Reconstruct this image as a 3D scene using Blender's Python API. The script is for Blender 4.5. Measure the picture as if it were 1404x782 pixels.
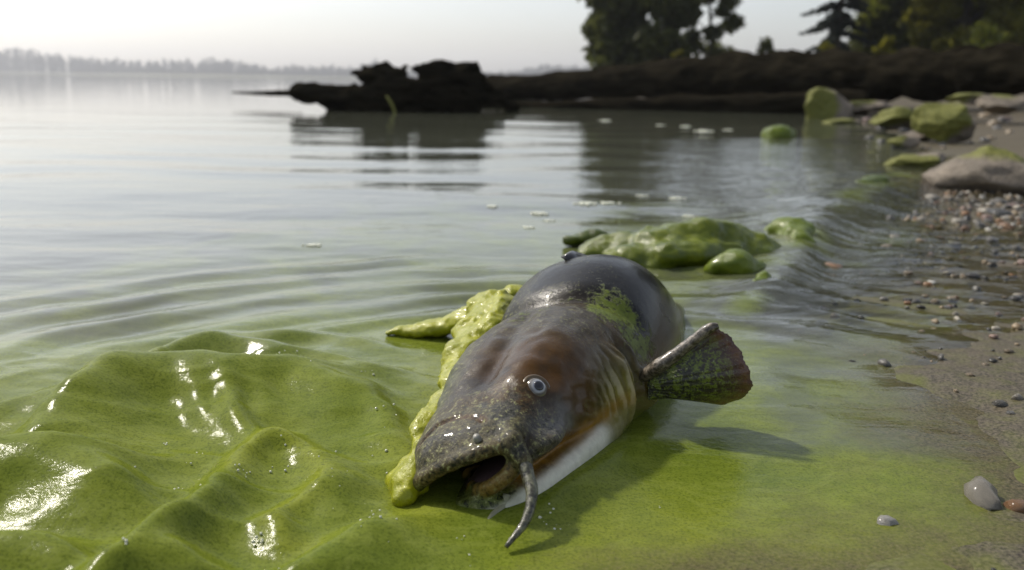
import bpy, math, random
import numpy as np
from mathutils import Matrix, Vector

# ------------------------------------------------------------------ camera, sky, sun, exposure
S = bpy.context.scene
COL = S.collection
for o in list(bpy.data.objects):
    bpy.data.objects.remove(o)
CAM_H = 0.40
PITCH = math.radians(12.97)
ROLL = math.radians(0.80)
FPX = 1216.0                      # focal length in photograph pixels (1404 wide)
cam_d = bpy.data.cameras.new('camera')
cam = bpy.data.objects.new('camera', cam_d)
COL.objects.link(cam)
cam_d.sensor_width = 36.0
cam_d.lens = 36.0 * FPX / 1404.0
cam_d.clip_start = 0.02
cam_d.clip_end = 9000
CAM_R = Matrix.Rotation(math.pi / 2 - PITCH, 3, 'X') @ Matrix.Rotation(ROLL, 3, 'Z')
cam.matrix_world = Matrix.Translation((0, 0, CAM_H)) @ CAM_R.to_4x4()
cam_d.dof.use_dof = True
cam_d.dof.focus_distance = 0.98
cam_d.dof.aperture_fstop = 4.8
S.camera = cam

SUN_AZ = math.radians(-50)        # left of the viewing direction (+Y)
SUN_EL = math.radians(46)
w = bpy.data.worlds.new('World')
S.world = w
w.use_nodes = True
wn = w.node_tree.nodes
wl = w.node_tree.links
wn.clear()
sky = wn.new('ShaderNodeTexSky')
sky.sky_type = 'NISHITA'
sky.sun_disc = False
sky.sun_elevation = SUN_EL
sky.sun_rotation = SUN_AZ
sky.air_density = 1.0
sky.dust_density = 2.2
sky.ozone_density = 2.0
hs = wn.new('ShaderNodeHueSaturation')
hs.inputs['Saturation'].default_value = 0.46
bg = wn.new('ShaderNodeBackground')
bg.inputs['Strength'].default_value = 0.15
wo = wn.new('ShaderNodeOutputWorld')
wl.new(sky.outputs[0], hs.inputs['Color'])
wl.new(hs.outputs[0], bg.inputs['Color'])
wl.new(bg.outputs[0], wo.inputs['Surface'])
sd = bpy.data.lights.new('sun', 'SUN')
sd.energy = 3.2
sd.angle = math.radians(3.0)
sd.color = (1.0, 0.93, 0.82)
sun = bpy.data.objects.new('sun', sd)
COL.objects.link(sun)
sdir = Vector((math.sin(SUN_AZ) * math.cos(SUN_EL), math.cos(SUN_AZ) * math.cos(SUN_EL), math.sin(SUN_EL)))
sun.rotation_euler = sdir.to_track_quat('Z', 'Y').to_euler()
sun.location = (-20, 20, 20)
S.view_settings.view_transform = 'Standard'
S.view_settings.look = 'None'
S.view_settings.gamma = 1
S.view_settings.use_curve_mapping = False
S.view_settings.exposure = 0.20

# ------------------------------------------------------------------ helpers
RNG = np.random.default_rng(7)
random.seed(7)
CR = np.array(CAM_R)
CP = np.array([0, 0, CAM_H])


def ray(px, py):
    d = CR @ np.array([(px - 702) / FPX, -(py - 391) / FPX, -1.0])
    return d / np.linalg.norm(d)


def at(px, py, z=0.0):
    """point of the horizontal plane z seen in direction (px, py)"""
    d = ray(px, py)
    return CP + d * ((z - CAM_H) / d[2])


def aty(px, py, y):
    d = ray(px, py)
    return CP + d * (y / d[1])


def _hash(ix, iy, iz, seed):
    h = (ix * 374761393 + iy * 668265263 + iz * 2147483647 + seed * 1274126177) & 0xFFFFFFFF
    h = ((h ^ (h >> 13)) * 1274126177) & 0xFFFFFFFF
    h = (h ^ (h >> 16)) & 0xFFFFFFFF
    return (h & 0xFFFFFF) / float(0xFFFFFF)


def vnoise(x, y, z, seed=0):
    x, y, z = np.broadcast_arrays(np.asarray(x, float), np.asarray(y, float), np.asarray(z, float))
    ix, iy, iz = (np.floor(a).astype(np.int64) for a in (x, y, z))
    fx, fy, fz = x - ix, y - iy, z - iz
    fx, fy, fz = (f * f * f * (f * (f * 6 - 15) + 10) for f in (fx, fy, fz))
    r = 0
    for dx in (0, 1):
        for dy in (0, 1):
            for dz in (0, 1):
                wgt = (fx if dx else 1 - fx) * (fy if dy else 1 - fy) * (fz if dz else 1 - fz)
                r = r + wgt * _hash(ix + dx, iy + dy, iz + dz, seed)
    return r * 2 - 1


def fbm(x, y, z=0.0, seed=0, octs=3):
    r, a, f = 0, 1.0, 1.0
    for k in range(octs):
        r = r + a * vnoise(np.asarray(x) * f + 17.3 * k, np.asarray(y) * f - 9.1 * k, np.asarray(z) * f + 3.7 * k, seed + k)
        a *= 0.5
        f *= 2.03
    return r


def sstep(a, b, x):
    t = np.clip((np.asarray(x, float) - a) / (b - a), 0, 1)
    return t * t * (3 - 2 * t)


def cubic(xs, ys, x):
    xs = np.array(xs, float)
    ys = np.array(ys, float)
    m = np.gradient(ys, xs)
    x = np.clip(x, xs[0], xs[-1])
    i = np.clip(np.searchsorted(xs, x) - 1, 0, len(xs) - 2)
    h = xs[i + 1] - xs[i]
    t = (x - xs[i]) / h
    return (ys[i] * (2 * t**3 - 3 * t**2 + 1) + m[i] * h * (t**3 - 2 * t**2 + t)
            + ys[i + 1] * (-2 * t**3 + 3 * t**2) + m[i + 1] * h * (t**3 - t**2))


def mesh_np(name, V, F, smooth=True):
    """V (n,3), F (m,k) int array of equal-size faces, or list of such arrays"""
    me = bpy.data.meshes.new(name)
    V = np.asarray(V, np.float32)
    Fs = [np.asarray(f, np.int32) for f in (F if isinstance(F, list) else [F]) if len(f)]
    me.vertices.add(len(V))
    me.vertices.foreach_set('co', V.ravel())
    nl = sum(f.size for f in Fs)
    nf = sum(len(f) for f in Fs)
    me.loops.add(nl)
    me.loops.foreach_set('vertex_index', np.concatenate([f.ravel() for f in Fs]))
    me.polygons.add(nf)
    tot = np.concatenate([np.full(len(f), f.shape[1], np.int32) for f in Fs])
    st = np.concatenate([[0], np.cumsum(tot)[:-1]]).astype(np.int32)
    me.polygons.foreach_set('loop_start', st)
    me.polygons.foreach_set('loop_total', tot)
    me.polygons.foreach_set('use_smooth', np.full(nf, smooth))
    me.update(calc_edges=True)
    me.validate()
    return me


def attr(me, name, vals):
    vals = np.asarray(vals, np.float32)
    if vals.ndim == 2:
        if vals.shape[1] == 3:
            vals = np.c_[vals, np.ones(len(vals), np.float32)]
        a = me.attributes.new(name, 'FLOAT_COLOR', 'POINT')
        a.data.foreach_set('color', vals.ravel())
    else:
        a = me.attributes.new(name, 'FLOAT', 'POINT')
        a.data.foreach_set('value', vals)


def link(name, me, mat=None, parent=None, loc=None, label=None, cat=None, group=None, kind=None):
    o = bpy.data.objects.new(name, me)
    COL.objects.link(o)
    if mat and me is not None and not me.materials:
        me.materials.append(mat)
    if parent:
        o.parent = parent
    if loc is not None:
        o.location = loc
    for k, v in (('label', label), ('category', cat), ('group', group), ('kind', kind)):
        if v:
            o[k] = v
    return o


def surface_nets(F, o, h):
    """iso-surface F=0 (inside negative) on a regular grid"""
    ins = F < 0
    nx, ny, nz = F.shape
    c = [ins[i:nx - 1 + i, j:ny - 1 + j, k:nz - 1 + k] for i in (0, 1) for j in (0, 1) for k in (0, 1)]
    n = sum(a.astype(np.int8) for a in c)
    act = (n > 0) & (n < 8)
    I = np.argwhere(act)
    idx = -np.ones(act.shape, np.int64)
    idx[act] = np.arange(len(I))
    P = np.zeros((len(I), 3))
    cnt = np.zeros(len(I))
    offs = [(i, j, k) for i in (0, 1) for j in (0, 1) for k in (0, 1)]
    for a in offs:
        for ax in range(3):
            if a[ax] == 1:
                continue
            b = list(a)
            b[ax] = 1
            fa = F[I[:, 0] + a[0], I[:, 1] + a[1], I[:, 2] + a[2]]
            fb = F[I[:, 0] + b[0], I[:, 1] + b[1], I[:, 2] + b[2]]
            m = (fa < 0) != (fb < 0)
            t = np.where(m, fa / np.where(m, fa - fb, 1), 0)
            p = np.repeat(np.array(a, float)[None], len(I), 0)
            p[:, ax] = t
            P[m] += p[m]
            cnt[m] += 1
    V = (I + P / cnt[:, None]) * h + np.asarray(o)
    quads = []
    for ax in range(3):
        u, v = (ax + 1) % 3, (ax + 2) % 3
        sl0 = [slice(None)] * 3
        sl1 = [slice(None)] * 3
        sl0[ax] = slice(0, -1)
        sl1[ax] = slice(1, None)
        A = ins[tuple(sl0)]
        B = ins[tuple(sl1)]
        E = np.argwhere(A != B)
        E = E[(E[:, u] > 0) & (E[:, v] > 0) & (E[:, u] < F.shape[u] - 1) & (E[:, v] < F.shape[v] - 1)]
        if not len(E):
            continue
        def cell(du, dv):
            q = E.copy()
            q[:, u] -= du
            q[:, v] -= dv
            return idx[q[:, 0], q[:, 1], q[:, 2]]
        q = np.stack([cell(1, 1), cell(0, 1), cell(0, 0), cell(1, 0)], 1)
        fl = ~A[E[:, 0], E[:, 1], E[:, 2]]
        q[fl] = q[fl][:, ::-1]
        quads.append(q)
    return V, np.concatenate(quads)


def grid3(lo, hi, h):
    ax = [np.arange(lo[i], hi[i] + h, h) for i in range(3)]
    return np.meshgrid(*ax, indexing='ij')


def smin(a, b, k):
    hh = np.clip(0.5 + 0.5 * (b - a) / k, 0, 1)
    return b * (1 - hh) + a * hh - k * hh * (1 - hh)


def smax(a, b, k):
    return -smin(-a, -b, k)


def capsule(X, Y, Z, a, b, ra, rb, sz=1.0):
    """tapered capsule; sz > 1 flattens it in z"""
    a = np.asarray(a, float)
    b = np.asarray(b, float)
    d = b - a
    L = max((d * d).sum(), 1e-12)
    t = np.clip(((X - a[0]) * d[0] + (Y - a[1]) * d[1] + (Z - a[2]) * d[2]) / L, 0, 1)
    r = ra + (rb - ra) * t
    return np.sqrt((X - a[0] - t * d[0])**2 + (Y - a[1] - t * d[1])**2 + ((Z - a[2] - t * d[2]) * sz)**2) - r


def tube_np(pts, rads, n=10, sub=6, wob=0.0, seed=0):
    """swept round tube through pts with radii; returns V, F (quads + caps)"""
    pts = np.array(pts, float)
    rads = np.array(rads, float)
    m = len(pts)
    t = np.linspace(0, m - 1, (m - 1) * sub + 1)
    P = np.stack([cubic(np.arange(m), pts[:, i], t) for i in range(3)], 1)
    R = np.maximum(cubic(np.arange(m), rads, t), 1e-4)
    T = np.gradient(P, axis=0)
    T /= np.linalg.norm(T, axis=1)[:, None]
    ref = np.array([0, 0, 1.0]) if abs(T[0][2]) < 0.9 else np.array([1.0, 0, 0])
    V = []
    for i in range(len(P)):
        u = np.cross(T[i], ref)
        u /= np.linalg.norm(u)
        v = np.cross(u, T[i])
        ref = v
        a = np.linspace(0, 2 * math.pi, n, endpoint=False)
        rr = R[i] * np.ones(n)
        if wob and seed in (5, 6):
            ln = i * .35
            rr = rr * (1 + wob * fbm(np.cos(a) * 1.1 + 5, np.sin(a) * 1.1, ln * .35, seed, 3) + wob * .55 * np.abs(vnoise(np.cos(a) * 4.5, np.sin(a) * 4.5, ln * .5, seed + 9)) - wob * .3 * (vnoise(7., 3., ln * .22, seed + 4) > .55))
        elif wob:
            rr = rr * (1 + wob * fbm(np.cos(a) * 1.3 + P[i][0] / R[i] * .3, np.sin(a) * 1.3 + P[i][1] / R[i] * .3, P[i][2] / R[i] * .3, seed))
        V.append(P[i] + rr[:, None] * (np.cos(a)[:, None] * u + np.sin(a)[:, None] * v))
    k = len(V)
    V = np.concatenate(V + [P[:1], P[-1:]])
    F = []
    for i in range(k - 1):
        for j in range(n):
            F.append((i * n + j, i * n + (j + 1) % n, (i + 1) * n + (j + 1) % n, (i + 1) * n + j))
    Tt = [(k * n, (j + 1) % n, j) for j in range(n)] + [(k * n + 1, (k - 1) * n + j, (k - 1) * n + (j + 1) % n) for j in range(n)]
    return V, [np.array(F), np.array(Tt)]


def joinparts(parts):
    """list of (V, [F...]) to one (V, [F4, F3])"""
    Vs, Q, T, off = [], [], [], 0
    for V, Fs in parts:
        for f in (Fs if isinstance(Fs, list) else [Fs]):
            f = np.asarray(f)
            (Q if f.shape[1] == 4 else T).append(f + off)
        Vs.append(V)
        off += len(V)
    out = []
    if Q:
        out.append(np.concatenate(Q))
    if T:
        out.append(np.concatenate(T))
    return np.concatenate(Vs), out


# ------------------------------------------------------------------ material helpers
class NT:
    def __init__(self, name):
        self.m = bpy.data.materials.new(name)
        self.m.use_nodes = True
        self.t = self.m.node_tree
        self.t.nodes.clear()
        self.out = self.t.nodes.new('ShaderNodeOutputMaterial')

    def n(self, typ, ins=None, **kw):
        nd = self.t.nodes.new(typ)
        for k, v in kw.items():
            setattr(nd, k, v)
        for k, v in (ins or {}).items():
            s = nd.inputs[k]
            if isinstance(v, bpy.types.NodeSocket):
                self.t.links.new(v, s)
            else:
                s.default_value = v
        return nd

    def noise(self, vec, scale, detail=4, rough=0.55, dist=0.0):
        return self.n('ShaderNodeTexNoise', {'Vector': vec, 'Scale': scale, 'Detail': detail, 'Roughness': rough, 'Distortion': dist}).outputs['Fac']

    def ramp(self, fac, stops):
        r = self.n('ShaderNodeValToRGB', {'Fac': fac})
        el = r.color_ramp.elements
        while len(el) < len(stops):
            el.new(0.5)
        for e, (p, c) in zip(el, stops):
            e.position = p
            e.color = (c, c, c, 1) if isinstance(c, (int, float)) else (*c, 1)
        return r.outputs['Color']

    def mix(self, f, a, b, blend='MIX'):
        nd = self.n('ShaderNodeMix', data_type='RGBA', blend_type=blend)
        for sock, v in ((nd.inputs['Factor'], f), (nd.inputs['A'], a), (nd.inputs['B'], b)):
            pass
        ins = [s for s in nd.inputs]
        # factor float = 0, A colour = 6, B colour = 7
        for i, v in ((0, f), (6, a), (7, b)):
            if isinstance(v, bpy.types.NodeSocket):
                self.t.links.new(v, ins[i])
            elif isinstance(v, tuple) and len(v) == 3:
                ins[i].default_value = (*v, 1)
            else:
                ins[i].default_value = v
        return nd.outputs[2]

    def math(self, op, a, b=0.0, c=None, clamp=False):
        nd = self.n('ShaderNodeMath', operation=op, use_clamp=clamp)
        for i, v in enumerate((a, b) if c is None else (a, b, c)):
            if isinstance(v, bpy.types.NodeSocket):
                self.t.links.new(v, nd.inputs[i])
            else:
                nd.inputs[i].default_value = v
        return nd.outputs[0]

    def attr(self, name, out='Fac'):
        return self.n('ShaderNodeAttribute', attribute_name=name).outputs[out]

    def coord(self, which='Object'):
        return self.n('ShaderNodeTexCoord').outputs[which]

    def mapping(self, vec, scale=(1, 1, 1), rot=(0, 0, 0)):
        return self.n('ShaderNodeMapping', {'Vector': vec, 'Scale': scale, 'Rotation': rot}).outputs[0]

    def bump(self, h, dist, strength=1.0, normal=None):
        ins = {'Height': h, 'Distance': dist, 'Strength': strength}
        if normal is not None:
            ins['Normal'] = normal
        return self.n('ShaderNodeBump', ins).outputs[0]

    def bsdf(self, col, rough=0.6, normal=None, spec=0.5, ior=1.45, coat=0.0, coat_rough=0.1, sss=0.0, sss_r=None, sheen=0.0, finish=True):
        ins = {'Base Color': col if isinstance(col, bpy.types.NodeSocket) else (*col, 1), 'Roughness': rough, 'IOR': ior,
               'Specular IOR Level': spec, 'Coat Weight': coat, 'Coat Roughness': coat_rough}
        if sss:
            ins['Subsurface Weight'] = sss
            ins['Subsurface Radius'] = sss_r or (0.02, 0.03, 0.005)
            ins['Subsurface Scale'] = 0.5
        b = self.n('ShaderNodeBsdfPrincipled', ins)
        if normal is not None:
            self.t.links.new(normal, b.inputs['Normal'])
        if finish:
            self.t.links.new(b.outputs[0], self.out.inputs['Surface'])
        return b


def m_sand():
    k = NT('wet_sand')
    v = k.coord()
    n1 = k.noise(v, 2.3, 5)
    n2 = k.noise(v, 260, 3, .7)
    n3 = k.noise(v, 35, 4, .6)
    base = k.mix(k.ramp(n1, [(.3, 0), (.7, 1)]), (.030, .023, .012), (.054, .042, .023))
    base = k.mix(k.ramp(n3, [(.4, 0), (.75, 1)]), base, (.034, .030, .015))
    base = k.mix(k.ramp(n2, [(.38, 0), (.5, .5), (.66, 1)]), k.mix(.55, base, (.03, .026, .02)), k.mix(.35, base, (.34, .29, .21)))
    al = k.attr('algae')
    f = k.ramp(k.math('ADD', al, k.math('MULTIPLY', k.math('SUBTRACT', k.noise(v, 26, 6, .75), .5), 1.1)), [(.45, 0), (1.10, .7)])
    base = k.mix(f, base, k.mix(n2, (.085, .105, .008), (.160, .180, .013)))
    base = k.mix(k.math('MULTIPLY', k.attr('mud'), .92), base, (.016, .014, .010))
    wet = k.attr('wet')
    wet = k.math('MULTIPLY', wet, k.ramp(k.noise(v, 9, 4, .6), [(.30, .72), (.6, 1)]))
    rough = k.math('MULTIPLY_ADD', wet, -.36, .78)
    h = k.math('MULTIPLY', k.math('ADD', k.math('MULTIPLY', n2, .0012), k.math('MULTIPLY', n3, .003)), k.math('MULTIPLY_ADD', wet, -.93, 1.0))
    k.bsdf(base, rough, k.bump(h, 1.0, .9), spec=.22)
    return k.m


def m_water():
    k = NT('algae_water')
    v = k.coord()
    al = k.attr('algae')
    cl = k.attr('clear')
    yel = k.attr('yellow')
    # ---- colour of the scum: green paint-like film with fine flecks
    patch = k.noise(v, 7, 5, .6, .6)
    fine = k.noise(v, 330, 3, .75)
    mid = k.noise(v, 60, 4, .6)
    turb = k.mix(patch, (.060, .064, .046), (.080, .085, .060))
    green = k.mix(k.ramp(patch, [(.3, 0), (.7, 1)]), (.106, .140, .016), (.160, .190, .024))
    green = k.mix(k.math('MULTIPLY', yel, .7), green, (.20, .220, .022))
    green = k.mix(k.ramp(mid, [(.35, .25), (.6, 0)]), green, (.060, .090, .008))
    green = k.mix(k.ramp(fine, [(.38, .55), (.50, 0)]), green, (.035, .052, .005))
    green = k.mix(k.ramp(fine, [(.60, 0), (.72, .35)]), green, (.22, .25, .06))
    swirl = k.noise(k.mapping(v, (9, 15, 1), (0, 0, .5)), 1.0, 5, .6, 2.2)
    green = k.mix(k.ramp(swirl, [(.50, 0), (.57, .22), (.64, 0)]), green, (.215, .245, .055))
    green = k.mix(k.ramp(swirl, [(.30, .28), (.44, 0)]), green, (.070, .098, .010))
    a2 = k.math('ADD', al, k.math('MULTIPLY', k.math('SUBTRACT', patch, .5), .55))
    mask = k.ramp(a2, [(.30, 0), (.62, 1)])
    col = k.mix(mask, turb, green)
    # over the last hand's breadth of water the sand shows through the thinning scum
    grain = k.noise(v, 260, 3, .7)
    sandc = k.mix(k.ramp(grain, [(.36, 0), (.66, 1)]), (.030, .024, .013), (.125, .098, .058))
    thin = k.ramp(k.math('ADD', k.attr('thin'), k.math('MULTIPLY', k.math('SUBTRACT', k.noise(v, 26, 6, .75), .5), .8)), [(.26, 0), (.92, .92)])
    col = k.mix(thin, col, sandc)
    # ---- relief: soft ripples everywhere, fine grain on the scum
    r1 = k.noise(k.mapping(v, (1.4, 5.0, 1)), 1.0, 3, .5, .4)
    r2 = k.noise(k.mapping(v, (6, 16, 1), (0, 0, .25)), 1.0, 3, .55, .5)
    r3 = k.noise(k.mapping(v, (14, 30, 1), (0, 0, -.5)), 1.0, 3, .55, .5)
    rip = k.attr('ripple')
    h = k.math('MULTIPLY', k.math('MULTIPLY', r1, k.attr('swell')), .0045)
    h = k.math('ADD', h, k.math('MULTIPLY', k.math('MULTIPLY', r2, rip), .010))
    h = k.math('ADD', h, k.math('MULTIPLY', k.math('MULTIPLY', r3, rip), .0035))
    nrm = k.bump(h, 1.0, 1.0)
    hg = k.math('ADD', k.math('MULTIPLY', k.math('MULTIPLY', fine, mask), .0002), k.math('MULTIPLY', k.math('MULTIPLY', mid, mask), .0008))
    nrm = k.bump(hg, 1.0, 1.0, nrm)
    rough = k.math('MULTIPLY_ADD', mask, .13, .02)
    bt = k.bsdf(col, k.math('MULTIPLY_ADD', mask, .07, .03), nrm, spec=.5, ior=1.36, finish=False)
    bs = k.bsdf(col, .6, nrm, spec=.0, ior=1.40, coat=.13, coat_rough=.16, finish=False)
    k.t.links.new(nrm, bs.inputs['Coat Normal'])
    b = k.n('ShaderNodeMixShader', {0: k.math('MULTIPLY', mask, k.math('MULTIPLY', k.attr('thick'), .90)), 1: bt.outputs[0], 2: bs.outputs[0]})
    # ---- clear shallow water: tinted transparency under the same mirror
    tr = k.n('ShaderNodeBsdfTransparent', {'Color': (.93, .94, .82, 1)})
    gl = k.n('ShaderNodeBsdfGlossy', {'Color': (1, 1, 1, 1), 'Roughness': .06, 'Normal': nrm})
    fr = k.n('ShaderNodeFresnel', {'IOR': 1.33, 'Normal': nrm})
    cw = k.n('ShaderNodeMixShader', {0: fr.outputs[0], 1: tr.outputs[0], 2: gl.outputs[0]})
    clm = k.math('MULTIPLY', cl, k.math('SUBTRACT', 1.0, k.math('MULTIPLY', mask, .75)), clamp=True)
    cn = k.ramp(k.math('ADD', clm, k.math('MULTIPLY', k.math('SUBTRACT', mid, .5), .5)), [(.12, 0), (.75, 1)])
    fin = k.n('ShaderNodeMixShader', {0: cn, 1: b.outputs[0], 2: cw.outputs[0]})
    k.t.links.new(fin.outputs[0], k.out.inputs['Surface'])
    return k.m


def m_algae(name, c1, c2, c3, rough=.3, sss=.12):
    k = NT(name)
    v = k.coord()
    n1 = k.noise(v, 28, 5, .6, .5)
    n2 = k.noise(v, 330, 3, .7)
    c = k.mix(k.ramp(n1, [(.3, 0), (.7, 1)]), c1, c2)
    c = k.mix(k.ramp(n2, [(.58, 0), (.78, .45)]), c, c3)
    c = k.mix(k.ramp(n2, [(.3, .5), (.45, 0)]), c, tuple(x * .4 for x in c1))
    h = k.math('ADD', k.math('MULTIPLY', n2, .0012), k.math('MULTIPLY', n1, .004))
    k.bsdf(c, rough, k.bump(h, 1.0, .9), spec=.32, coat=.10, coat_rough=.08, sss=sss, sss_r=(.012, .014, .003))
    return k.m


def m_rock(name, c1, c2, moss=.0):
    k = NT(name)
    v = k.coord()
    n1 = k.noise(v, 5, 6, .65)
    n2 = k.noise(v, 60, 4, .7)
    c = k.mix(k.ramp(n1, [(.3, 0), (.7, 1)]), c1, c2)
    c = k.mix(k.ramp(n2, [(.35, .5), (.5, 0)]), c, tuple(x * .35 for x in c1))
    h = k.math('ADD', k.math('MULTIPLY', n1, .05), k.math('MULTIPLY', n2, .008))
    if moss:
        m = k.attr('moss')
        mm = k.ramp(k.math('ADD', m, k.math('MULTIPLY', k.math('SUBTRACT', n1, .5), .8)), [(.40, 0), (.62, 1)])
        mc = k.mix(k.ramp(n2, [(.3, 0), (.7, 1)]), (.06, .068, .014), (.19, .19, .04))
        c = k.mix(mm, c, mc)
    k.bsdf(c, .75, k.bump(h, .6, .8), spec=.35)
    return k.m


def m_pebble():
    k = NT('pebble_stone')
    v = k.coord()
    oi = k.n('ShaderNodeObjectInfo')
    n1 = k.noise(v, 60, 4, .65)
    c = k.mix(k.ramp(n1, [(.3, 0), (.7, 1)]), k.mix(.6, oi.outputs['Color'], (.02, .02, .015)), oi.outputs['Color'])
    k.bsdf(c, .35, k.bump(n1, .002, .8), spec=.5, coat=.25, coat_rough=.15)
    return k.m


def m_gravel():
    k = NT('gravel_stone')
    v = k.coord()
    c = k.attr('col', 'Color')
    n1 = k.noise(v, 120, 4, .65)
    c = k.mix(k.ramp(n1, [(.3, .6), (.6, 0)]), c, (.03, .028, .02))
    k.bsdf(c, .4, k.bump(n1, .002, .8), spec=.5)
    return k.m


def m_wood():
    k = NT('rotten_wood')
    v = k.coord()
    n1 = k.noise(k.mapping(v, (1.2, 1.2, 6)), 2.0, 6, .65, .5)
    n2 = k.noise(v, 30, 5, .7)
    c = k.mix(k.ramp(n1, [(.35, 0), (.7, 1)]), (.008, .007, .005), (.028, .024, .016))
    c = k.mix(k.ramp(n2, [(.62, 0), (.78, .7)]), c, (.022, .020, .013))
    k.bsdf(c, .9, k.bump(k.math('ADD', k.math('MULTIPLY', n1, .05), k.math('MULTIPLY', n2, .02)), 1.0, 1.0), spec=.0)
    return k.m


def m_leaf(name, c1, c2, c3):
    k = NT(name)
    v = k.coord()
    n1 = k.noise(v, .45, 4, .6)
    n2 = k.noise(v, 5, 2, .6)
    c = k.mix(k.ramp(n1, [(.35, 0), (.68, 1)]), c1, c2)
    c = k.mix(k.ramp(n2, [(.5, 0), (.75, .6)]), c, c3)
    b = k.bsdf(c, .6, spec=.3, finish=False)
    tl = k.n('ShaderNodeBsdfTranslucent', {'Color': c})
    mx = k.n('ShaderNodeMixShader', {0: .6, 1: b.outputs[0], 2: tl.outputs[0]})
    k.t.links.new(mx.outputs[0], k.out.inputs['Surface'])
    return k.m


def m_plain(name, col, rough=.6, spec=.5, coat=0.0):
    k = NT(name)
    v = k.coord()
    n = k.noise(v, 40, 4, .6)
    c = k.mix(k.ramp(n, [(.3, 0), (.7, 1)]), tuple(x * .75 for x in col), tuple(min(1, x * 1.15) for x in col))
    k.bsdf(c, rough, k.bump(n, .003, .4), spec=spec, coat=coat)
    return k.m


SAND = m_sand()
WATER = m_water()
ALGAE = m_algae('algae_green', (.070, .105, .006), (.13, .165, .009), (.22, .25, .03))
ALGAE_Y = m_algae('algae_yellow', (.20, .22, .006), (.36, .36, .012), (.48, .48, .06), rough=.28)
ALGAE_M = m_algae('algae_mid', (.055, .080, .004), (.14, .165, .008), (.24, .26, .03), rough=.22)
ALGAE_D = m_algae('algae_dark', (.030, .048, .003), (.085, .11, .006), (.16, .18, .015))
WOOD = m_wood()
ROCK = m_rock('mossy_rock', (.10, .085, .065), (.24, .20, .155), moss=1)
PEB = m_pebble()
GRAV = m_gravel()

# ------------------------------------------------------------------ shore line, ground
# the water's edge, from beside the camera to the far trees (x, y)
SH = np.array([(-.10, -3.), (-.02, -.5), (.06, .30), (.22, .58), (.345, .655), (.47, .715), (.57, .79), (.61, .90), (.625, 1.02), (.67, 1.18), (.78, 1.40), (1.02, 1.66),
               (1.30, 2.1), (1.62, 2.9), (1.95, 3.8), (2.35, 4.8), (2.9, 6.3), (3.5, 8.2), (4.1, 10.5), (4.45, 12.6), (4.1, 14.4), (3.2, 15.6), (2.2, 16.8), (.9, 18.5), (-.6, 20.2), (-.3, 21.2), (1.8, 22.6), (2.4, 32), (3.2, 45), (6, 60), (14, 90), (40, 170), (150, 500), (420, 1000), (900, 1500)])


def shore_dist(x, y):
    """signed distance from the water's edge, positive on land"""
    best = np.full(x.shape, 1e9)
    sg = np.zeros(x.shape)
    for a, b in zip(SH[:-1], SH[1:]):
        d = b - a
        t = np.clip(((x - a[0]) * d[0] + (y - a[1]) * d[1]) / (d @ d), 0, 1)
        qx, qy = x - a[0] - t * d[0], y - a[1] - t * d[1]
        D = np.hypot(qx, qy)
        s = d[1] * (x - a[0]) - d[0] * (y - a[1])     # > 0 right of the line
        m = D < best
        best = np.where(m, D, best)
        sg = np.where(m, np.sign(s), sg)
    return best * sg


def axis(lo, hi, h, out_lo, out_hi, g):
    c = list(np.arange(lo, hi + h * .5, h))
    s, x = h, c[-1]
    while x < out_hi:
        s *= g
        x += s
        c.append(x)
    s, x, pre = h, c[0], []
    while x > out_lo:
        s *= g
        x -= s
        pre.append(x)
    return np.array(pre[::-1] + c)


def grid_faces(nx, ny):
    i, j = np.meshgrid(np.arange(nx - 1), np.arange(ny - 1), indexing='ij')
    a = (i * ny + j).ravel()
    return np.stack([a, a + ny, a + ny + 1, a + 1], 1)


def ground_z(x, y):
    d = shore_dist(x, y)
    n = fbm(x * 1.7, y * 1.7, 0, 3, 3)
    land = .028 * np.minimum(d, .3) + .055 * np.clip(d - .3, 0, 3) + .035 * np.clip(d - 3, 0, 9) + .02 * np.clip(d - 12, 0, 60)
    sea = np.where(d > -.12, .05 * d, np.where(d > -.42, -.006 + .13 * (d + .12), -.045 + .06 * (d + .42)))
    sea = np.maximum(sea, -1.2)
    z = np.where(d > 0, land, sea)
    z = z + .006 * n * sstep(-1.2, .2, d) + .05 * n * sstep(2.5, 8, d)
    z = z + .0035 * fbm(x * 15, y * 15, 0, 12, 3) * np.exp(-(d / .12)**2)
    # pebbly flat that stays just about at the water's level
    f = sstep(1.25, 1.7, y) * (1 - sstep(3.4, 4.4, y)) * (1 - sstep(.55, .9, np.abs(d)))
    z = z * (1 - .8 * f) + f * (.004 * fbm(x * 6, y * 6, 0, 8, 3) - .004)
    # far side of the lake
    z = np.maximum(z, -1.2 + 6.0 * sstep(1440, 1530, y + .12 * x))
    return z


gx = axis(-.3, 1.6, .012, -1900, 1900, 1.09)
gy = axis(.45, 2.6, .012, -6, 1950, 1.06)
X, Y = np.meshgrid(gx, gy, indexing='ij')
Z = ground_z(X, Y)
D = shore_dist(X, Y)
me = mesh_np('beach', np.stack([X, Y, Z], 2).reshape(-1, 3), grid_faces(*X.shape))
ga = (1 - sstep(-.14, .02, D + .09 * fbm(X * 6, Y * 6, 0, 21, 4))) * (1 - sstep(1.2, 1.9, Y) * .5)
ga = np.maximum(ga, .50 * (1 - sstep(.10, .50, D)) * (1 - sstep(1.5, 2.2, Y)))
ga = np.maximum(ga, .45 * sstep(3.0, 5.0, Y) * (1 - sstep(.3, 1.6, D)))
ga = np.maximum(ga, .8 * sstep(24, 30, Y))
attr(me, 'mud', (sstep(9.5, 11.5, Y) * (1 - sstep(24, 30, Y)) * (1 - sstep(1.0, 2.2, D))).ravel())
attr(me, 'algae', ga.ravel())
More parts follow.
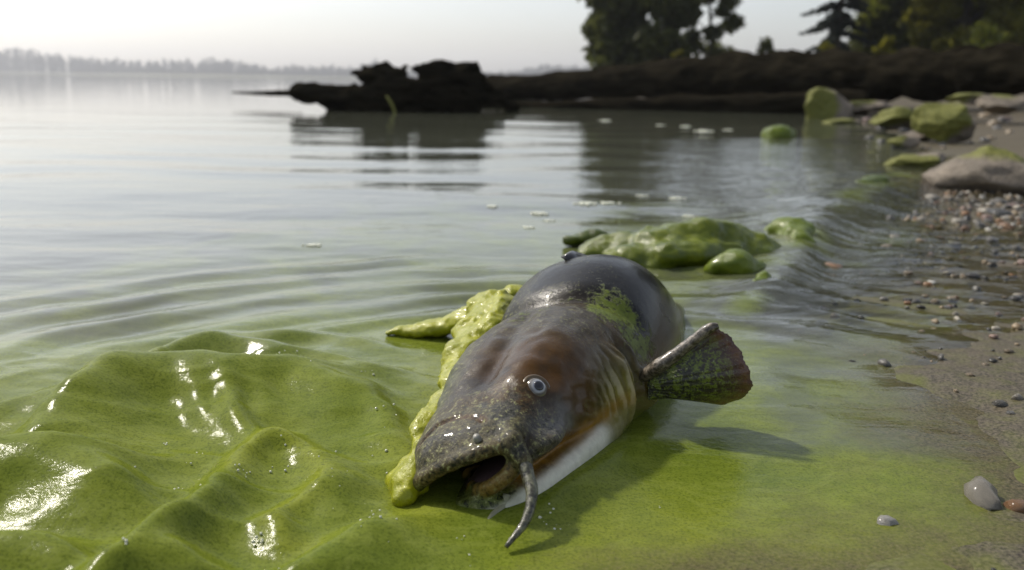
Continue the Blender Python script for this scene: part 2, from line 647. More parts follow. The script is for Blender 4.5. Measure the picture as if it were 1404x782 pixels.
attr(me, 'wet', (.55 * (1 - sstep(.06, .45, D)) + .45 * (1 - sstep(.0, .10, D + .03 * fbm(X * 12, Y * 12, 0, 23, 2)))).ravel())
link('beach', me, SAND, kind='structure')

# ------------------------------------------------------------------ water
def seg_ridge(X, Y, pts, width, amp, skew=0.0):
    """height of a ridge along a world polyline; width, amp per vertex; skew steepens one side"""
    pts = np.array([p[:2] for p in pts])
    n = len(pts)
    width = np.broadcast_to(width, n)
    amp = np.broadcast_to(amp, n)
    best = np.full(X.shape, 1e9)
    H = np.zeros(X.shape)
    for i in range(n - 1):
        a, b = pts[i], pts[i + 1]
        d = b - a
        t = np.clip(((X - a[0]) * d[0] + (Y - a[1]) * d[1]) / (d @ d), 0, 1)
        qx, qy = X - a[0] - t * d[0], Y - a[1] - t * d[1]
        q = np.hypot(qx, qy)
        side = np.sign(d[0] * qy - d[1] * qx)         # +1 left of the direction of travel
        wd = width[i] + (width[i + 1] - width[i]) * t
        wd = wd * (1 + skew * side)
        h = (amp[i] + (amp[i + 1] - amp[i]) * t) * np.exp(-(q / wd)**2)
        H = np.maximum(H, h)
    return H


def A(px, py, z=0.012):
    return at(px, py, z)


HOOK = [(322, 618), (345, 592), (378, 575), (410, 587), (432, 606), (440, 634), (420, 652), (392, 666), (372, 688), (380, 710), (420, 714)]


def water_z(X, Y):
    z = np.zeros(X.shape)
    near = 1 - sstep(2.2, 5.0, np.hypot(X, Y))
    wx = X + .014 * fbm(X * 8, Y * 8, 0, 31, 2)
    wy = Y + .014 * fbm(X * 8, Y * 8, 5, 32, 2)
    # long arcs running out round the fish
    r = np.hypot((wx - .10) * .86, wy - .98)
    ang = np.arctan2(wy - .98, wx - .10)
    fad = sstep(.42, .55, r) * (1 - sstep(.75, 1.2, r)) * sstep(.35, .75, ang) * np.clip(.55 + .9 * fbm(X * 2.5, Y * 2.5, 0, 40, 2), 0, 1.5)
    z += .0056 * fad * np.sin(r * 2 * math.pi / .125 + 2.0 * fbm(X * 1.6, Y * 1.6, 0, 41, 2))
    z += .0006 * fad * np.sin(r * 2 * math.pi / .047 + 5 * fbm(X * 2.4, Y * 2.4, 0, 42, 2))
    # folded, lumpy scum on the left
    L = []
    L.append(seg_ridge(wx, wy, [A(-60, 562), A(20, 546), A(103, 527), A(164, 505), A(240, 486), A(300, 478), A(360, 478), A(411, 490), A(500, 500), A(560, 505)], .034,
                       [.008, .011, .012, .014, .018, .021, .019, .015, .012, .003], -.55))
    L.append(seg_ridge(wx, wy, [A(200, 462), A(330, 446), A(450, 452), A(540, 470)], .020, [.002, .006, .006, .002], -.5))
    L.append(seg_ridge(wx, wy, [A(430, 520), A(500, 528), A(545, 560), A(560, 620)], .024, [.006, .012, .012, .004], -.4))
    L.append(seg_ridge(wx, wy, [A(30, 640), A(67, 592), A(98, 556), A(154, 528), A(236, 516), A(308, 520), A(411, 512), A(473, 532), A(530, 560)], .052,
                       [.006, .018, .028, .031, .029, .025, .021, .016, .004], -.58))
    L.append(seg_ridge(wx, wy, [A(-80, 672), A(0, 650), A(67, 640), A(140, 668), A(190, 720)], .050, [.026, .027, .027, .020, .004], -.55))
    L.append(seg_ridge(wx, wy, [A(-40, 770), A(60, 768), A(120, 800)], .04, [.022, .02, .008], -.4))
    L.append(seg_ridge(wx, wy, [A(304, 632), A(298, 685), A(258, 716), A(205, 742), A(144, 785), A(90, 830)], .021, [.006, .018, .022, .023, .023, .02], .30))
    L.append(seg_ridge(wx, wy, [A(190, 778), A(232, 758), A(282, 770)], .018, [.012, .020, .010], -.3))
    L.append(seg_ridge(wx, wy, [A(300, 530), A(316, 575), A(338, 612)], .016, [.020, .017, .006], .2))
    L.append(seg_ridge(wx, wy, [A(250, 528), A(272, 565), A(300, 600)], .016, [.018, .012, .003], .2))
    L.append(seg_ridge(wx, wy, [A(352, 535), A(366, 575)], .014, [.016, .004]))
    L.append(seg_ridge(wx, wy, [A(380, 790), A(440, 764), A(520, 727), A(580, 710)], .034, [.012, .017, .014, .004], -.45))
    L.append(seg_ridge(wx, wy, [A(450, 620), A(480, 660), A(470, 700)], .022, [.004, .010, .003]))
    z += 1.9 * sum(a_**4 for a_ in L)**.25
    hook = [A(p, q, .03) for p, q in HOOK]
    hk = np.exp(-((X - hook[3][0]) / .11)**2 - ((Y - hook[5][1]) / .12)**2)
    z += hk * .0020 * (1 - np.abs(fbm(X * 26, Y * 26, 0, 57, 2)) * 2)
    fx = X + .006 * fbm(X * 40, Y * 40, 0, 58, 2)
    fy = Y + .006 * fbm(X * 40, Y * 40, 4, 59, 2)
    z += seg_ridge(fx, fy, hook, [.008, .013, .015, .012, .012, .013, .011, .012, .014, .011, .008], [.006, .018, .024, .018, .017, .019, .016, .017, .019, .016, .005])
    # scum pushed up against the chin and the flank of the fish
    z += seg_ridge(X, Y, [A(560, 700), A(600, 700), A(660, 704), A(720, 690), A(790, 655), A(850, 610), A(900, 575)], .030, [.002, .004, .004, .010, .016, .014, .003])
    # the wave rolling onto the shore on the right of the green mats, steep towards the beach
    W1 = [A(1010, 420), A(1062, 392), A(1092, 352), A(1120, 312), A(1170, 275), A(1235, 245), A(1275, 228)]
    z += seg_ridge(wx, wy, W1, [.05, .09, .12, .15, .2, .25, .25], [.004, .020, .034, .042, .042, .036, .008], .45)
    # low swells behind and right of the fish
    z += (.0016 + .004 * sstep(.1, .5, X - .15 * (Y - 1))) * near * fbm(X * 4.2, Y * 6.5, 0, 50, 3) * sstep(.75, 1.0, Y)
    z += .0018 * near * sstep(.30, .6, X - .2 * (Y - 1)) * sstep(1.1, 1.3, Y) * np.sin(Y * 62 + X * 16 + 3 * fbm(X * 3, Y * 3, 0, 51, 2))
    lump = sstep(.15, .5, -X + .12) * (1 - sstep(1.15, 1.45, Y)) * near
    z += lump * (.0028 * fbm(X * 8, Y * 9, 0, 52, 3) + .0006 * fbm(X * 34, Y * 34, 0, 53, 2))
    mid = sstep(1.9, 2.6, Y) * (1 - sstep(8, 16, Y))
    z += .003 * mid * fbm(X * .8, Y * 2.4, 0, 55, 2)
    z += .0028 * mid * np.sin(Y * 7 + 1.6 * fbm(X * .6, Y * .6, 0, 56, 2) * 3)
    # still and thin over the sand
    D = shore_dist(X, Y)
    z *= 1 - .85 * sstep(-.22, .02, D) * (1 - sstep(1.6, 2.2, Y))
    return z


wx_ = axis(-.85, .95, .005, -1900, 1900, 1.075)
wy_ = axis(.55, 1.9, .005, -6, 1900, 1.032)
X, Y = np.meshgrid(wx_, wy_, indexing='ij')
Z = water_z(X, Y)
for _ in range(6):
    B = Z.copy()
    B[1:-1] = (B[:-2] + 2 * B[1:-1] + B[2:]) / 4
    B[:, 1:-1] = (B[:, :-2] + 2 * B[:, 1:-1] + B[:, 2:]) / 4
    fine_ = (X > -.8) & (X < .9) & (Y > .57) & (Y < 1.85)
    Z = np.where(fine_, B, Z)
qx_ = X + .03 * fbm(X * 5, Y * 5, 0, 73, 2)
qy_ = Y + .03 * fbm(X * 5, Y * 5, 3, 74, 2)
Z = Z + .0042 * ((1 - np.abs(fbm(qx_ * 6.5, qy_ * 12, 0, 75, 2)))**2 - .5) * sstep(.05, .35, -X + .1) * (1 - sstep(1.15, 1.45, Y)) * sstep(.5, .6, Y)
Z = Z + .0013 * fbm(X * 20, Y * 26, 0, 69, 3) * sstep(.0, .25, -X + .1) * (1 - sstep(1.1, 1.4, Y)) * sstep(.5, .6, Y)
D = shore_dist(X, Y)
me = mesh_np('water', np.stack([X, Y, Z], 2).reshape(-1, 3), grid_faces(*X.shape))
R = np.hypot(X, Y)
edge = 1.26 + .12 * fbm(X * 2.5, Y * 2.5, 0, 60, 2)
al = 1 - sstep(edge, edge + .46, Y + .12 * sstep(-.2, .9, -X))
al = np.maximum(al, .44 * (1 - sstep(.9, 2.2, np.abs(X - (.45 + .35 * (Y - 2)))) ) * (1 - sstep(2.2, 4.5, Y)))
al = al * (1 - .54 * sstep(.10, .34, X - .25 * (Y - .9)) * sstep(.76, .98, Y) * (1 - sstep(1.6, 2.2, Y) * .5))
al = np.maximum(al, .85 * sstep(-.14, -.03, D + .05 * fbm(X * 6, Y * 6, 0, 67, 3)) * (1 - sstep(1.0, 1.25, Y)))
al = np.maximum(al, .06 + .16 * (1 - sstep(2., 5., Y)))
W1 = [A(1010, 420), A(1062, 392), A(1092, 352), A(1120, 312), A(1170, 275), A(1235, 245)]
al = np.maximum(al, (.36 + .20 * fbm(X * 5, Y * 5, 0, 66, 3)) * np.clip(seg_ridge(X, Y, W1, [.06, .09, .10, .11, .13, .15], 1.0), 0, 1))
al = np.maximum(al, .50 * np.clip(seg_ridge(X, Y, [A(800, 345), A(900, 345), A(1040, 365)], [.10, .16, .12], 1.0), 0, 1))
attr(me, 'algae', al.ravel())
cl = sstep(-.16, -.01, D) * sstep(.95, 1.25, Y) * (1 - sstep(6, 12, Y))
cl = np.maximum(cl, .9 * sstep(-.55, -.1, D) * sstep(1.25, 1.6, Y) * (1 - sstep(3.5, 6, Y)))
attr(me, 'clear', cl.ravel())
attr(me, 'yellow', ((1 - sstep(.66, .86, Y)) * sstep(-.05, .12, X) + .20 * sstep(.05, .3, -X) * (1 - sstep(1., 1.3, Y)) + .75 * np.clip(seg_ridge(X, Y, [A(p, q, .03) for p, q in HOOK], .016, 1.0), 0, 1) + .9 * np.clip(seg_ridge(X, Y, [A(600, 480), A(612, 530), A(585, 585), A(560, 650), A(575, 700)], [.03, .045, .04, .035, .03], 1.0), 0, 1)).ravel())
attr(me, 'ripple', (.16 + .75 * sstep(1.15, 1.8, Y) * sstep(.05, .5, X - .12 * (Y - 1)) * (1 - sstep(4, 8, Y)) - .10 * sstep(2, 5, Y)).ravel())
attr(me, 'thin', (sstep(-.34, .03, D + .07 * fbm(X * 5, Y * 5, 0, 68, 3)) * (1 - sstep(1.3, 1.7, Y))).ravel())
attr(me, 'thick', np.clip((1 - sstep(.92, 1.30, Y + .10 * fbm(X * 4, Y * 4, 0, 62, 3))) * (.62 + .38 * (1 - sstep(.0, .3, X))), 0, 1).ravel())
attr(me, 'swell', (.25 + .75 * (1 - sstep(3, 9, Y))).ravel())
link('water', me, WATER, kind='structure')

# ------------------------------------------------------------------ the catfish
FO = np.array([-.045, .795, .001])
FF = np.array([-.364, -.931, 0.0])
FF /= np.linalg.norm(FF)
FL = np.array([-FF[1], FF[0], 0.0])           # the side turned to the right of the photograph


ROLLF = math.radians(17)
FU = np.array([0, 0, 1.0]) * math.cos(ROLLF) - FL * math.sin(ROLLF)
FL = FL * math.cos(ROLLF) + np.array([0, 0, 1.0]) * math.sin(ROLLF)
FO = FO + np.array([0, 0, .03]) - FU * .03          # rolled about a line 3 cm above the water


def f_local(P):
    q = P - FO
    return -(q @ FF), q @ FL, q @ FU


def l2w(s, u, w_):
    return FO - FF * s + FL * u + FU * w_



SS = [-.03, -.012, 0, .02, .05, .10, .16, .22, .27, .31, .36, .42, .48, .56, .70, .85, 1.0]
TOP = [.034, .054, .064, .074, .080, .094, .112, .125, .129, .127, .145, .160, .158, .132, .06, .005, -.02]
HW = [.020, .045, .054, .062, .068, .078, .089, .098, .103, .107, .113, .117, .115, .102, .072, .045, .02]
BOT = [.020, .014, .010, .008, .006, .0, -.02, -.04, -.055, -.06, -.062, -.062, -.062, -.062, -.065, -.062, -.05]
JS = [-.03, -.014, 0, .02, .05, .10, .16, .22, .27, .31]
JHW = [.012, .038, .050, .061, .071, .081, .090, .095, .092, .082]
JTOP = [.002, .007, .010, .012, .013, .013, .013, .013, .010, .0]


def fish_upper(s, u, wv):
    top, hw, bot = cubic(SS, TOP, s), cubic(SS, HW, s), cubic(SS, BOT, s)
    gill = np.exp(-((s - .238) / .017)**2) * .012 - np.exp(-((s - .263) / .008)**2) * .011 + np.exp(-((s - .282) / .010)**2) * .006
    gill = gill + .0022 * np.sin(s * 430 + wv * 60) * np.exp(-((s - .225) / .03)**2)
    hw = hw + gill * sstep(.09, .05, wv)
    mid = bot + (top - bot) * .42
    bu = np.where(wv > mid, top - mid, mid - bot)
    au = np.abs(u) / hw
    aw = np.abs(wv - mid) / bu
    ex = 2.35
    f = ((au**ex + aw**ex + 1e-9)**(1 / ex) - 1) * np.minimum(hw, bu) * .85
    f = smax(f, -(s + .019), .010)
    f = smax(f, s - .985, .02)
    return f


def MT(s, u):
    return .0225 + .08 * s + .24 * u


def mouth_cut(s, u, wv):
    tilt = wv - MT(s, u)
    q = (np.abs(u) / .060)**2.6 + (np.abs(tilt) / np.where(tilt > 0, .0235, .0155))**2.6 + (np.abs(s + .005) / .095)**2.6
    return ((q + 1e-9)**(1 / 2.6) - 1) * .017


LIPS = []
sl_ = np.linspace(-.03, .09, 600)
for t_ in np.linspace(0, 2 * math.pi, 40, endpoint=False):
    ct_, st_ = math.cos(t_), math.sin(t_)
    u_l = .0570 * math.copysign(abs(ct_)**.72, ct_)
    w_l = MT(0, u_l) + (.0225 if st_ > 0 else .0150) * math.copysign(abs(st_)**.72, st_)
    f_l = fish_upper(sl_, u_l + 0 * sl_, w_l + 0 * sl_)
    s_l = sl_[np.argmax(f_l < .001)] if (f_l < .001).any() else -.012
    LIPS.append((np.array([min(s_l, .05) + .003, u_l, w_l + .08 * s_l]), .0060 if math.sin(t_) > -.2 else .0062))
BROOT = []
CREASE = [(.012, -.048, .058), (.026, -.030, .072), (.030, -.005, .078), (.026, .016, .076), (.020, .026, .070)]


def fish_sdf(s, u, wv):
    f = fish_upper(s, u, wv)
    # a shallow groove down the forehead and swollen jaw muscles
    f = f + .005 * np.exp(-(u / .014)**2) * sstep(.06, .12, s) * (1 - sstep(.24, .30, s)) * sstep(.03, .07, wv)
    f = f - .006 * np.exp(-(((s - .17) / .05)**2 + ((np.abs(u) - .06) / .03)**2)) * sstep(.05, .09, wv)
    # lower jaw, a little wider than the upper one
    jh, jt = cubic(JS, JHW, s), cubic(JS, JTOP, s)
    jb = -.05
    jm = jt - .022
    jw = np.where(wv > jm, jt - jm, jm - jb)
    fj = (((np.abs(u) / jh)**2.6 + (np.abs(wv - jm) / jw)**2.6 + 1e-9)**(1 / 2.6) - 1) * .022
    fj = smax(fj, -(s + .018), .010)
    fj = smax(fj, s - .29, .03)
    # brow over the eye, hollow below it, folds of loose skin on the cheek
    f = f - .007 * np.exp(-(((s - .105) / .045)**2 + ((u - .040) / .022)**2 + ((wv - .098) / .02)**2))
    f = f + .004 * np.exp(-(((s - .070) / .018)**2 + ((wv - .052) / .016)**2)) * sstep(.03, .06, u)
    f = f - .005 * np.exp(-(((s - .060) / .030)**2 + ((wv - .030) / .014)**2)) * sstep(.03, .06, u)
    f = f + .0007 * np.sin(wv * 300 + s * 160) * np.exp(-(((s - .150) / .05)**2 + ((wv - .040) / .025)**2)) * sstep(.05, .08, u)
    # step behind the head where the back muscles begin
    f = f + .006 * np.exp(-((s - .315 - .25 * np.abs(u)) / .014)**2) * sstep(.05, .09, wv)
    # fleshy root of the breast fin
    f = smin(f, (np.sqrt(((s - .300) / .030)**2 + ((u - .104) / .022)**2 + ((wv - .004) / .026)**2) - 1) * .022, .014)
    # crease over the nostrils
    for a_, b_ in zip(CREASE[:-1], CREASE[1:]):
        f = smax(f, -capsule(s, u, wv, a_, b_, .0030, .0030), .004)
    # open mouth with thick lips
    mc = mouth_cut(s, u, wv)
    f = smax(f, -mc, .004)
    fj2 = smax(fj, -mc, .003)
    r = smin(f, fj2, .004)
    for a_, b_, ra_, rb_ in BROOT:
        r = smin(r, capsule(s, u, wv, a_, b_, ra_, rb_), .010)
    for i_ in range(len(LIPS)):
        (pa, ra), (pb, rb) = LIPS[i_], LIPS[(i_ + 1) % len(LIPS)]
        if np.linalg.norm(pa - pb) < .05:
            r = smin(r, capsule(s, u, wv, pa, pb, ra, rb), .005)
    r = r + .0012 * vnoise(s * 60, u * 60, wv * 60, 71) * sstep(.0, .05, wv) * (1 - sstep(.26, .32, s))
    return r


def fish_hit(px, py, off=0.0):
    d = ray(px, py)
    t = np.linspace(.6, 1.9, 4000)
    P = CP + t[:, None] * d
    f = fish_sdf(*f_local(P)) - off
    i = np.argmax(f < 0)
    if not (f < 0).any():
        i = np.argmin(f)
    return P[i]


def fish_normal(P):
    e = .004
    g = []
    for ax in range(3):
        dp = np.zeros(3)
        dp[ax] = e
        g.append(float(fish_sdf(*f_local((P + dp)[None]))[0] - fish_sdf(*f_local((P - dp)[None]))[0]))
    g = np.array(g)
    return g / np.linalg.norm(g)


# the root of the long barbel grows out of the lip at the corner of the mouth
b1 = fish_hit(703, 606)
bn = fish_normal(b1)
tip = at(694, 750, .006)
b2 = aty(719, 636, b1[1] + (tip[1] - b1[1]) * .14)
loc1 = lambda P: np.array([float(q[0]) for q in f_local(P[None])])
BROOT += [(loc1(b1) + [.028, -.012, .006], loc1(b1) + [.002, -.002, -.002], .007, .0095), (loc1(b1) + [.002, -.002, -.002], loc1(b2), .0095, .0075)]
h = .003
s_, u_, w_ = grid3((-.03, -.135, -.075), (1.0, .135, .175), h)
Fd = fish_sdf(s_, u_, w_)
V, Q = surface_nets(Fd, (-.03, -.135, -.075), h)
sv, uv, wv = V[:, 0], V[:, 1], V[:, 2]


def lerp(a, b, t):
    return a * (1 - t[:, None]) + np.array(b)[None] * t[:, None]


nz = lambda sc, sd, o=3: fbm(sv * sc, uv * sc, wv * sc, sd, o)
C = np.repeat(np.array([[.062, .035, .009]]), len(V), 0)
C = lerp(C, (.095, .042, .006), .95 * np.exp(-(((sv - .125) / .060)**2 + ((wv - .080) / .045)**2)) * sstep(-.04, .01, uv))
C = lerp(C, (.022, .016, .009), sstep(.0, .4, nz(22, 81)) * .6)
C = lerp(C, (.10, .115, .05), sstep(-.03, -.065, uv) * .8)
C = lerp(C, (.050, .036, .017), sstep(.15, .22, sv) * (1 - sstep(.27, .32, sv)) * sstep(.08, .11, wv) * .85)
C = lerp(C, (.013, .012, .011), sstep(.28, .35, sv) * sstep(.02, .07, wv))
C = lerp(C, (.085, .074, .034), (1 - sstep(.035, .060, sv)) * .8)
C = lerp(C, (.06, .055, .045), sstep(.1, .5, nz(45, 82)) * (1 - sstep(.05, .09, sv)))
ck = np.exp(-(((sv - .085) / .032)**2 + ((wv - .040) / .020)**2)) * sstep(.03, .05, uv)
C = lerp(C, (.22, .22, .22), ck * .6)
C = lerp(C, (.012, .009, .006), np.exp(-(((sv - .10) / .05)**2 + ((uv + .005) / .03)**2)) * sstep(.05, .07, wv) * .6)
cr_ = np.min([np.linalg.norm(V - np.array(p_), axis=1) for a_, b_ in zip(CREASE[:-1], CREASE[1:]) for p_ in [np.array(a_) + (np.array(b_) - np.array(a_)) * q_ for q_ in (0, .25, .5, .75)]], axis=0)
C = lerp(C, (.07, .028, .010), sstep(.008, .003, cr_))
# yellowish flank before and behind the gill
gl = np.exp(-(((sv - .225) / .042)**2 + ((wv - .022) / .034)**2)) * sstep(.03, .06, uv)
C = lerp(C, (.26, .235, .055), gl * .85)
C = lerp(C, (.50, .44, .28), gl * sstep(.15, .6, np.sin(sv * 430 + wv * 60 + 2 * nz(20, 84))) * .75)
C = lerp(C, (.07, .05, .012), gl * sstep(.3, .8, -np.sin(sv * 430 + wv * 60 + 2 * nz(20, 84))) * .6)
jt = cubic(JS, JTOP, sv)
jaw = sstep(.004, -.003, wv - jt + .010) * (1 - sstep(.26, .31, sv))
jaw = jaw * (1 - .9 * sstep(.15, .21, sv + .02 * nz(25, 83)))
C = lerp(C, (.66, .65, .54), jaw)
C = lerp(C, (.19, .17, .045), sstep(.004, -.003, wv - jt + .010) * sstep(.15, .21, sv) * .8)
seam = np.exp(-((wv - jt + .002) / .0090)**2) * (1 - sstep(.20, .28, sv)) * sstep(-.01, .03, sv)
C = lerp(C, (.30, .155, .018), np.clip(seam, 0, 1) * (.7 + .3 * nz(60, 85)))
lip = np.exp(-((wv - (MT(sv, uv))) / .020)**2) * (1 - sstep(.015, .035, sv))
lipd = np.min([np.linalg.norm(V - p_, axis=1) - r_ for p_, r_ in LIPS], axis=0)
lipm = sstep(.004, -.001, lipd)
C = lerp(C, (.30, .175, .03), lipm * sstep(.006, -.006, wv - MT(sv, uv)) * .95)
C = lerp(C, (.22, .14, .03), lipm * sstep(.034, .020, wv - MT(sv, uv)) * .5)
C = lerp(C, (.05, .03, .012), lipm * sstep(.018, .030, wv - MT(sv, uv)) * .4)
tl = wv - (MT(sv, uv))
lipd = np.min([np.linalg.norm(V - p_, axis=1) - r_ for p_, r_ in LIPS], axis=0)
inside = sstep(.003, -.003, mouth_cut(sv, uv, wv) - .002) * sstep(.0, .005, lipd) * sstep(-.006, .010, sv)
C = lerp(C, (.020, .010, .009), inside)
spk = .08 + 1.1 * (1 - sstep(.05, .11, sv)) + .55 * sstep(.17, .23, sv) * (1 - sstep(.30, .34, sv)) * sstep(.06, .11, wv)
spk = spk * (1 - .85 * np.exp(-(((sv - .125) / .045)**2 + ((wv - .075) / .04)**2))) * (1 - sstep(.33, .42, sv)) * (1 - jaw) * (1 - inside)
spk = np.maximum(spk, (.10 + .35 * sstep(-.1, .4, nz(16, 89))) * sstep(.31, .35, sv))
spk = np.maximum(spk, .9 * sstep(-.01, -.06, uv) * (1 - jaw))
spk = spk * (1 - .85 * lipm * sstep(.006, -.006, wv - MT(sv, uv))) * (1 - .8 * np.clip(seam, 0, 1))
grn = 1.15 * np.exp(-(((sv - .325) / .05)**2)) * sstep(.02, .07, uv) * sstep(.01, .04, wv)
grn = np.maximum(grn, .62 * sstep(.0, .4, nz(14, 87)) * (1 - sstep(.34, .44, sv)) * sstep(.17, .24, sv))
grn = np.maximum(grn, .5 * sstep(.0, .3, nz(18, 86)) * sstep(-.01, -.05, uv))
grn = np.maximum(grn, .6 * np.exp(-(((sv - .275) / .03)**2)) * sstep(.05, .08, uv))


def m_fish():
    k = NT('wet_fish_skin')
    v = k.coord()
    c = k.attr('col', 'Color')
    n1 = k.noise(v, 90, 5, .65)
    n2 = k.noise(v, 190, 4, .8)
    n3 = k.noise(v, 30, 4, .6)
    c = k.mix(k.ramp(n1, [(.3, .35), (.6, 0)]), c, k.mix(.6, c, (.01, .008, .005)))
    sp = k.attr('speck')
    f1 = k.math('MULTIPLY', k.ramp(n2, [(.55, 0), (.64, 1)]), k.math('MULTIPLY', sp, .8))
    c = k.mix(f1, c, (.26, .265, .11))
    f2 = k.math('MULTIPLY', k.ramp(n2, [(.40, 1), (.48, 0)]), k.math('MULTIPLY', sp, .9))
    c = k.mix(f2, c, (.012, .014, .006))
    g = k.attr('green')
    gm = k.ramp(k.math('MULTIPLY', g, k.math('ADD', k.math('ADD', n1, n2), k.math('SUBTRACT', n3, .92))), [(.42, 0), (.60, 1)])
    c = k.mix(gm, c, k.mix(n2, (.05, .08, .008), (.17, .20, .025)))
    h = k.math('ADD', k.math('MULTIPLY', n1, .0008), k.math('MULTIPLY', k.math('MULTIPLY', n2, k.math('ADD', sp, gm)), .0016))
    r = k.math('MULTIPLY_ADD', k.math('ADD', sp, gm, clamp=True), .18, .20)
    k.bsdf(c, r, k.bump(h, 1.0, .9), spec=.20, coat=.10, coat_rough=.05)
    return k.m


FISH = m_fish()
C = C * (1 - .24 * sstep(.02, .05, wv) * (1 - .5 * np.clip(spk, 0, 1)))[:, None]
zw = FO[2] + uv * FL[2] + wv * FU[2]
film = sstep(.022, .004, zw + .012 * nz(30, 88)) * (1 - .7 * jaw) * (1 - .85 * lipm) * (1 - .7 * np.clip(seam, 0, 1))
C = lerp(C, (.10, .135, .012), film * .75)
Wd = FO + sv[:, None] * (-FF) + uv[:, None] * FL + wv[:, None] * FU
root_loc = Vector((*(FO - FF * .3)[:2], -.06))
fish = link('catfish', None, loc=root_loc, label='dead brown catfish with open mouth lying half out of the green water', cat='fish')
RL = np.array(root_loc)
# (s, u, w) -> world keeps the handedness when (−FF, FL, Z) is right-handed; flip otherwise
if np.dot(np.cross(-FF, FL), FU) < 0:
    Q = Q[:, ::-1]
me = mesh_np('body', Wd - RL, Q)
attr(me, 'col', np.clip(C, 0, 1))
attr(me, 'speck', np.clip(spk, 0, 1.2))
attr(me, 'green', np.clip(grn, 0, 1))
body = link('body', me, FISH, fish)


def sphere_np(r, n=24, m=16, cap=math.pi):
    th = np.linspace(0, cap, m + 1)
    ph = np.linspace(0, 2 * math.pi, n, endpoint=False)
    V = [np.array([[0, 0, r]])]
    for t in th[1:]:
        V.append(np.stack([r * math.sin(t) * np.cos(ph), r * math.sin(t) * np.sin(ph), np.full(n, r * math.cos(t))], 1))
    F4, F3 = [], [(0, 1 + j, 1 + (j + 1) % n) for j in range(n)]
    for i in range(m - 1):
        for j in range(n):
            a = 1 + i * n
            F4.append((a + j, a + n + j, a + n + (j + 1) % n, a + (j + 1) % n))
    return np.concatenate(V), [np.array(F4), np.array(F3)]


def rot_to(nrm):
    return np.array(Vector(nrm).to_track_quat('Z', 'Y').to_matrix())


# eye: bluish white ball with a dark pupil, in a fold of skin
EP = fish_hit(737, 531)
EN = fish_normal(EP)
EN = EN + .35 * (CP - EP) / np.linalg.norm(CP - EP)
EN /= np.linalg.norm(EN)
RM = rot_to(EN)
k = NT('eye_white')
at_r = k.attr('rad')
cc = k.n('ShaderNodeValToRGB', {'Fac': at_r})
el = cc.color_ramp.elements
for p, c_ in ((.30, (.04, .05, .07)), (.40, (.14, .16, .21)), (.45, (.26, .27, .28)), (.53, (.20, .20, .20)), (.60, (.09, .085, .08)), (.80, (.12, .10, .07))):
    e = el.new(p)
    e.color = (*c_, 1)
el[0].color = (.02, .02, .03, 1)
el[-1].color = (.10, .08, .05, 1)
k.bsdf(cc.outputs[0], .12, spec=.6, coat=.6, coat_rough=.03)
v_, f_ = sphere_np(.0142, 28, 14, math.pi * .55)
me = mesh_np('eye', v_ @ RM.T + EP - EN * .0098 - RL, f_)
attr(me, 'rad', np.hypot(v_[:, 0], v_[:, 1]) / .0142)
eye = link('eye', me, k.m, fish)
PUP = m_plain('pupil_black', (.008, .009, .014), .08, coat=.6)
v_, f_ = sphere_np(.0054, 20, 10, math.pi * .5)
v_[:, 2] *= .35
me = mesh_np('pupil', v_ @ RM.T + EP + EN * .0036 - RL, f_)
link('pupil', me, PUP, eye)
a = np.linspace(0, 2 * math.pi, 24, endpoint=False)
ring = []
RR, rr = .0136, .0030
for t in a:
    for q in np.linspace(0, 2 * math.pi, 8, endpoint=False):
        ring.append(((RR + rr * math.cos(q)) * math.cos(t), (RR + rr * math.cos(q)) * math.sin(t), rr * math.sin(q)))
ring = np.array(ring)
rf = np.array([(i * 8 + j, ((i + 1) % 24) * 8 + j, ((i + 1) % 24) * 8 + (j + 1) % 8, i * 8 + (j + 1) % 8) for i in range(24) for j in range(8)])
LID = m_plain('eyelid_skin', (.085, .055, .022), .3, coat=.4)
link('eyelid', mesh_np('eyelid', ring @ RM.T + EP - EN * .004 - RL, rf), LID, fish)

# tongue inside the open mouth
tg = []
k = NT('tongue_skin')
v = k.coord()
k.bsdf(k.mix(k.noise(v, 200, 3), (.085, .05, .05), (.16, .11, .11)), .3, k.bump(k.noise(v, 300, 3), .001, .8), coat=.4)
s3, u3, w3 = grid3((-.02, -.06, -.01), (.09, .06, .04), .003)
ft = (np.sqrt(((s3 - .040) / .040)**2 + ((u3 - .014) / .032)**2 + ((w3 - (.0095 + .08 * s3 + .24 * u3)) / .0065)**2) - 1) * .009
V3, Q3 = surface_nets(ft, (-.02, -.06, -.01), .003)
if np.dot(np.cross(-FF, FL), FU) < 0:
    Q3 = Q3[:, ::-1]
P3 = FO + V3[:, :1] * (-FF) + V3[:, 1:2] * FL + V3[:, 2:] * FU
link('tongue', mesh_np('tongue', P3 - RL, Q3), k.m, fish)

# barbels
BARB = NT('barbel_skin')
v = BARB.coord()
n1 = BARB.noise(v, 160, 4, .7)
BARB.bsdf(BARB.mix(BARB.ramp(n1, [(.4, 0), (.65, 1)]), (.016, .014, .009), (.15, .15, .09)), .3, BARB.bump(n1, .002, .9), coat=.4)
BARB = BARB.m


def tube_obj(name, pts, rads, mat, parent, n=12, sub=8, wob=0.0, label=None):
    V, F = tube_np(np.array(pts) - RL, rads, n, sub, wob)
    return link(name, mesh_np(name, V, F), mat, parent, label=label)


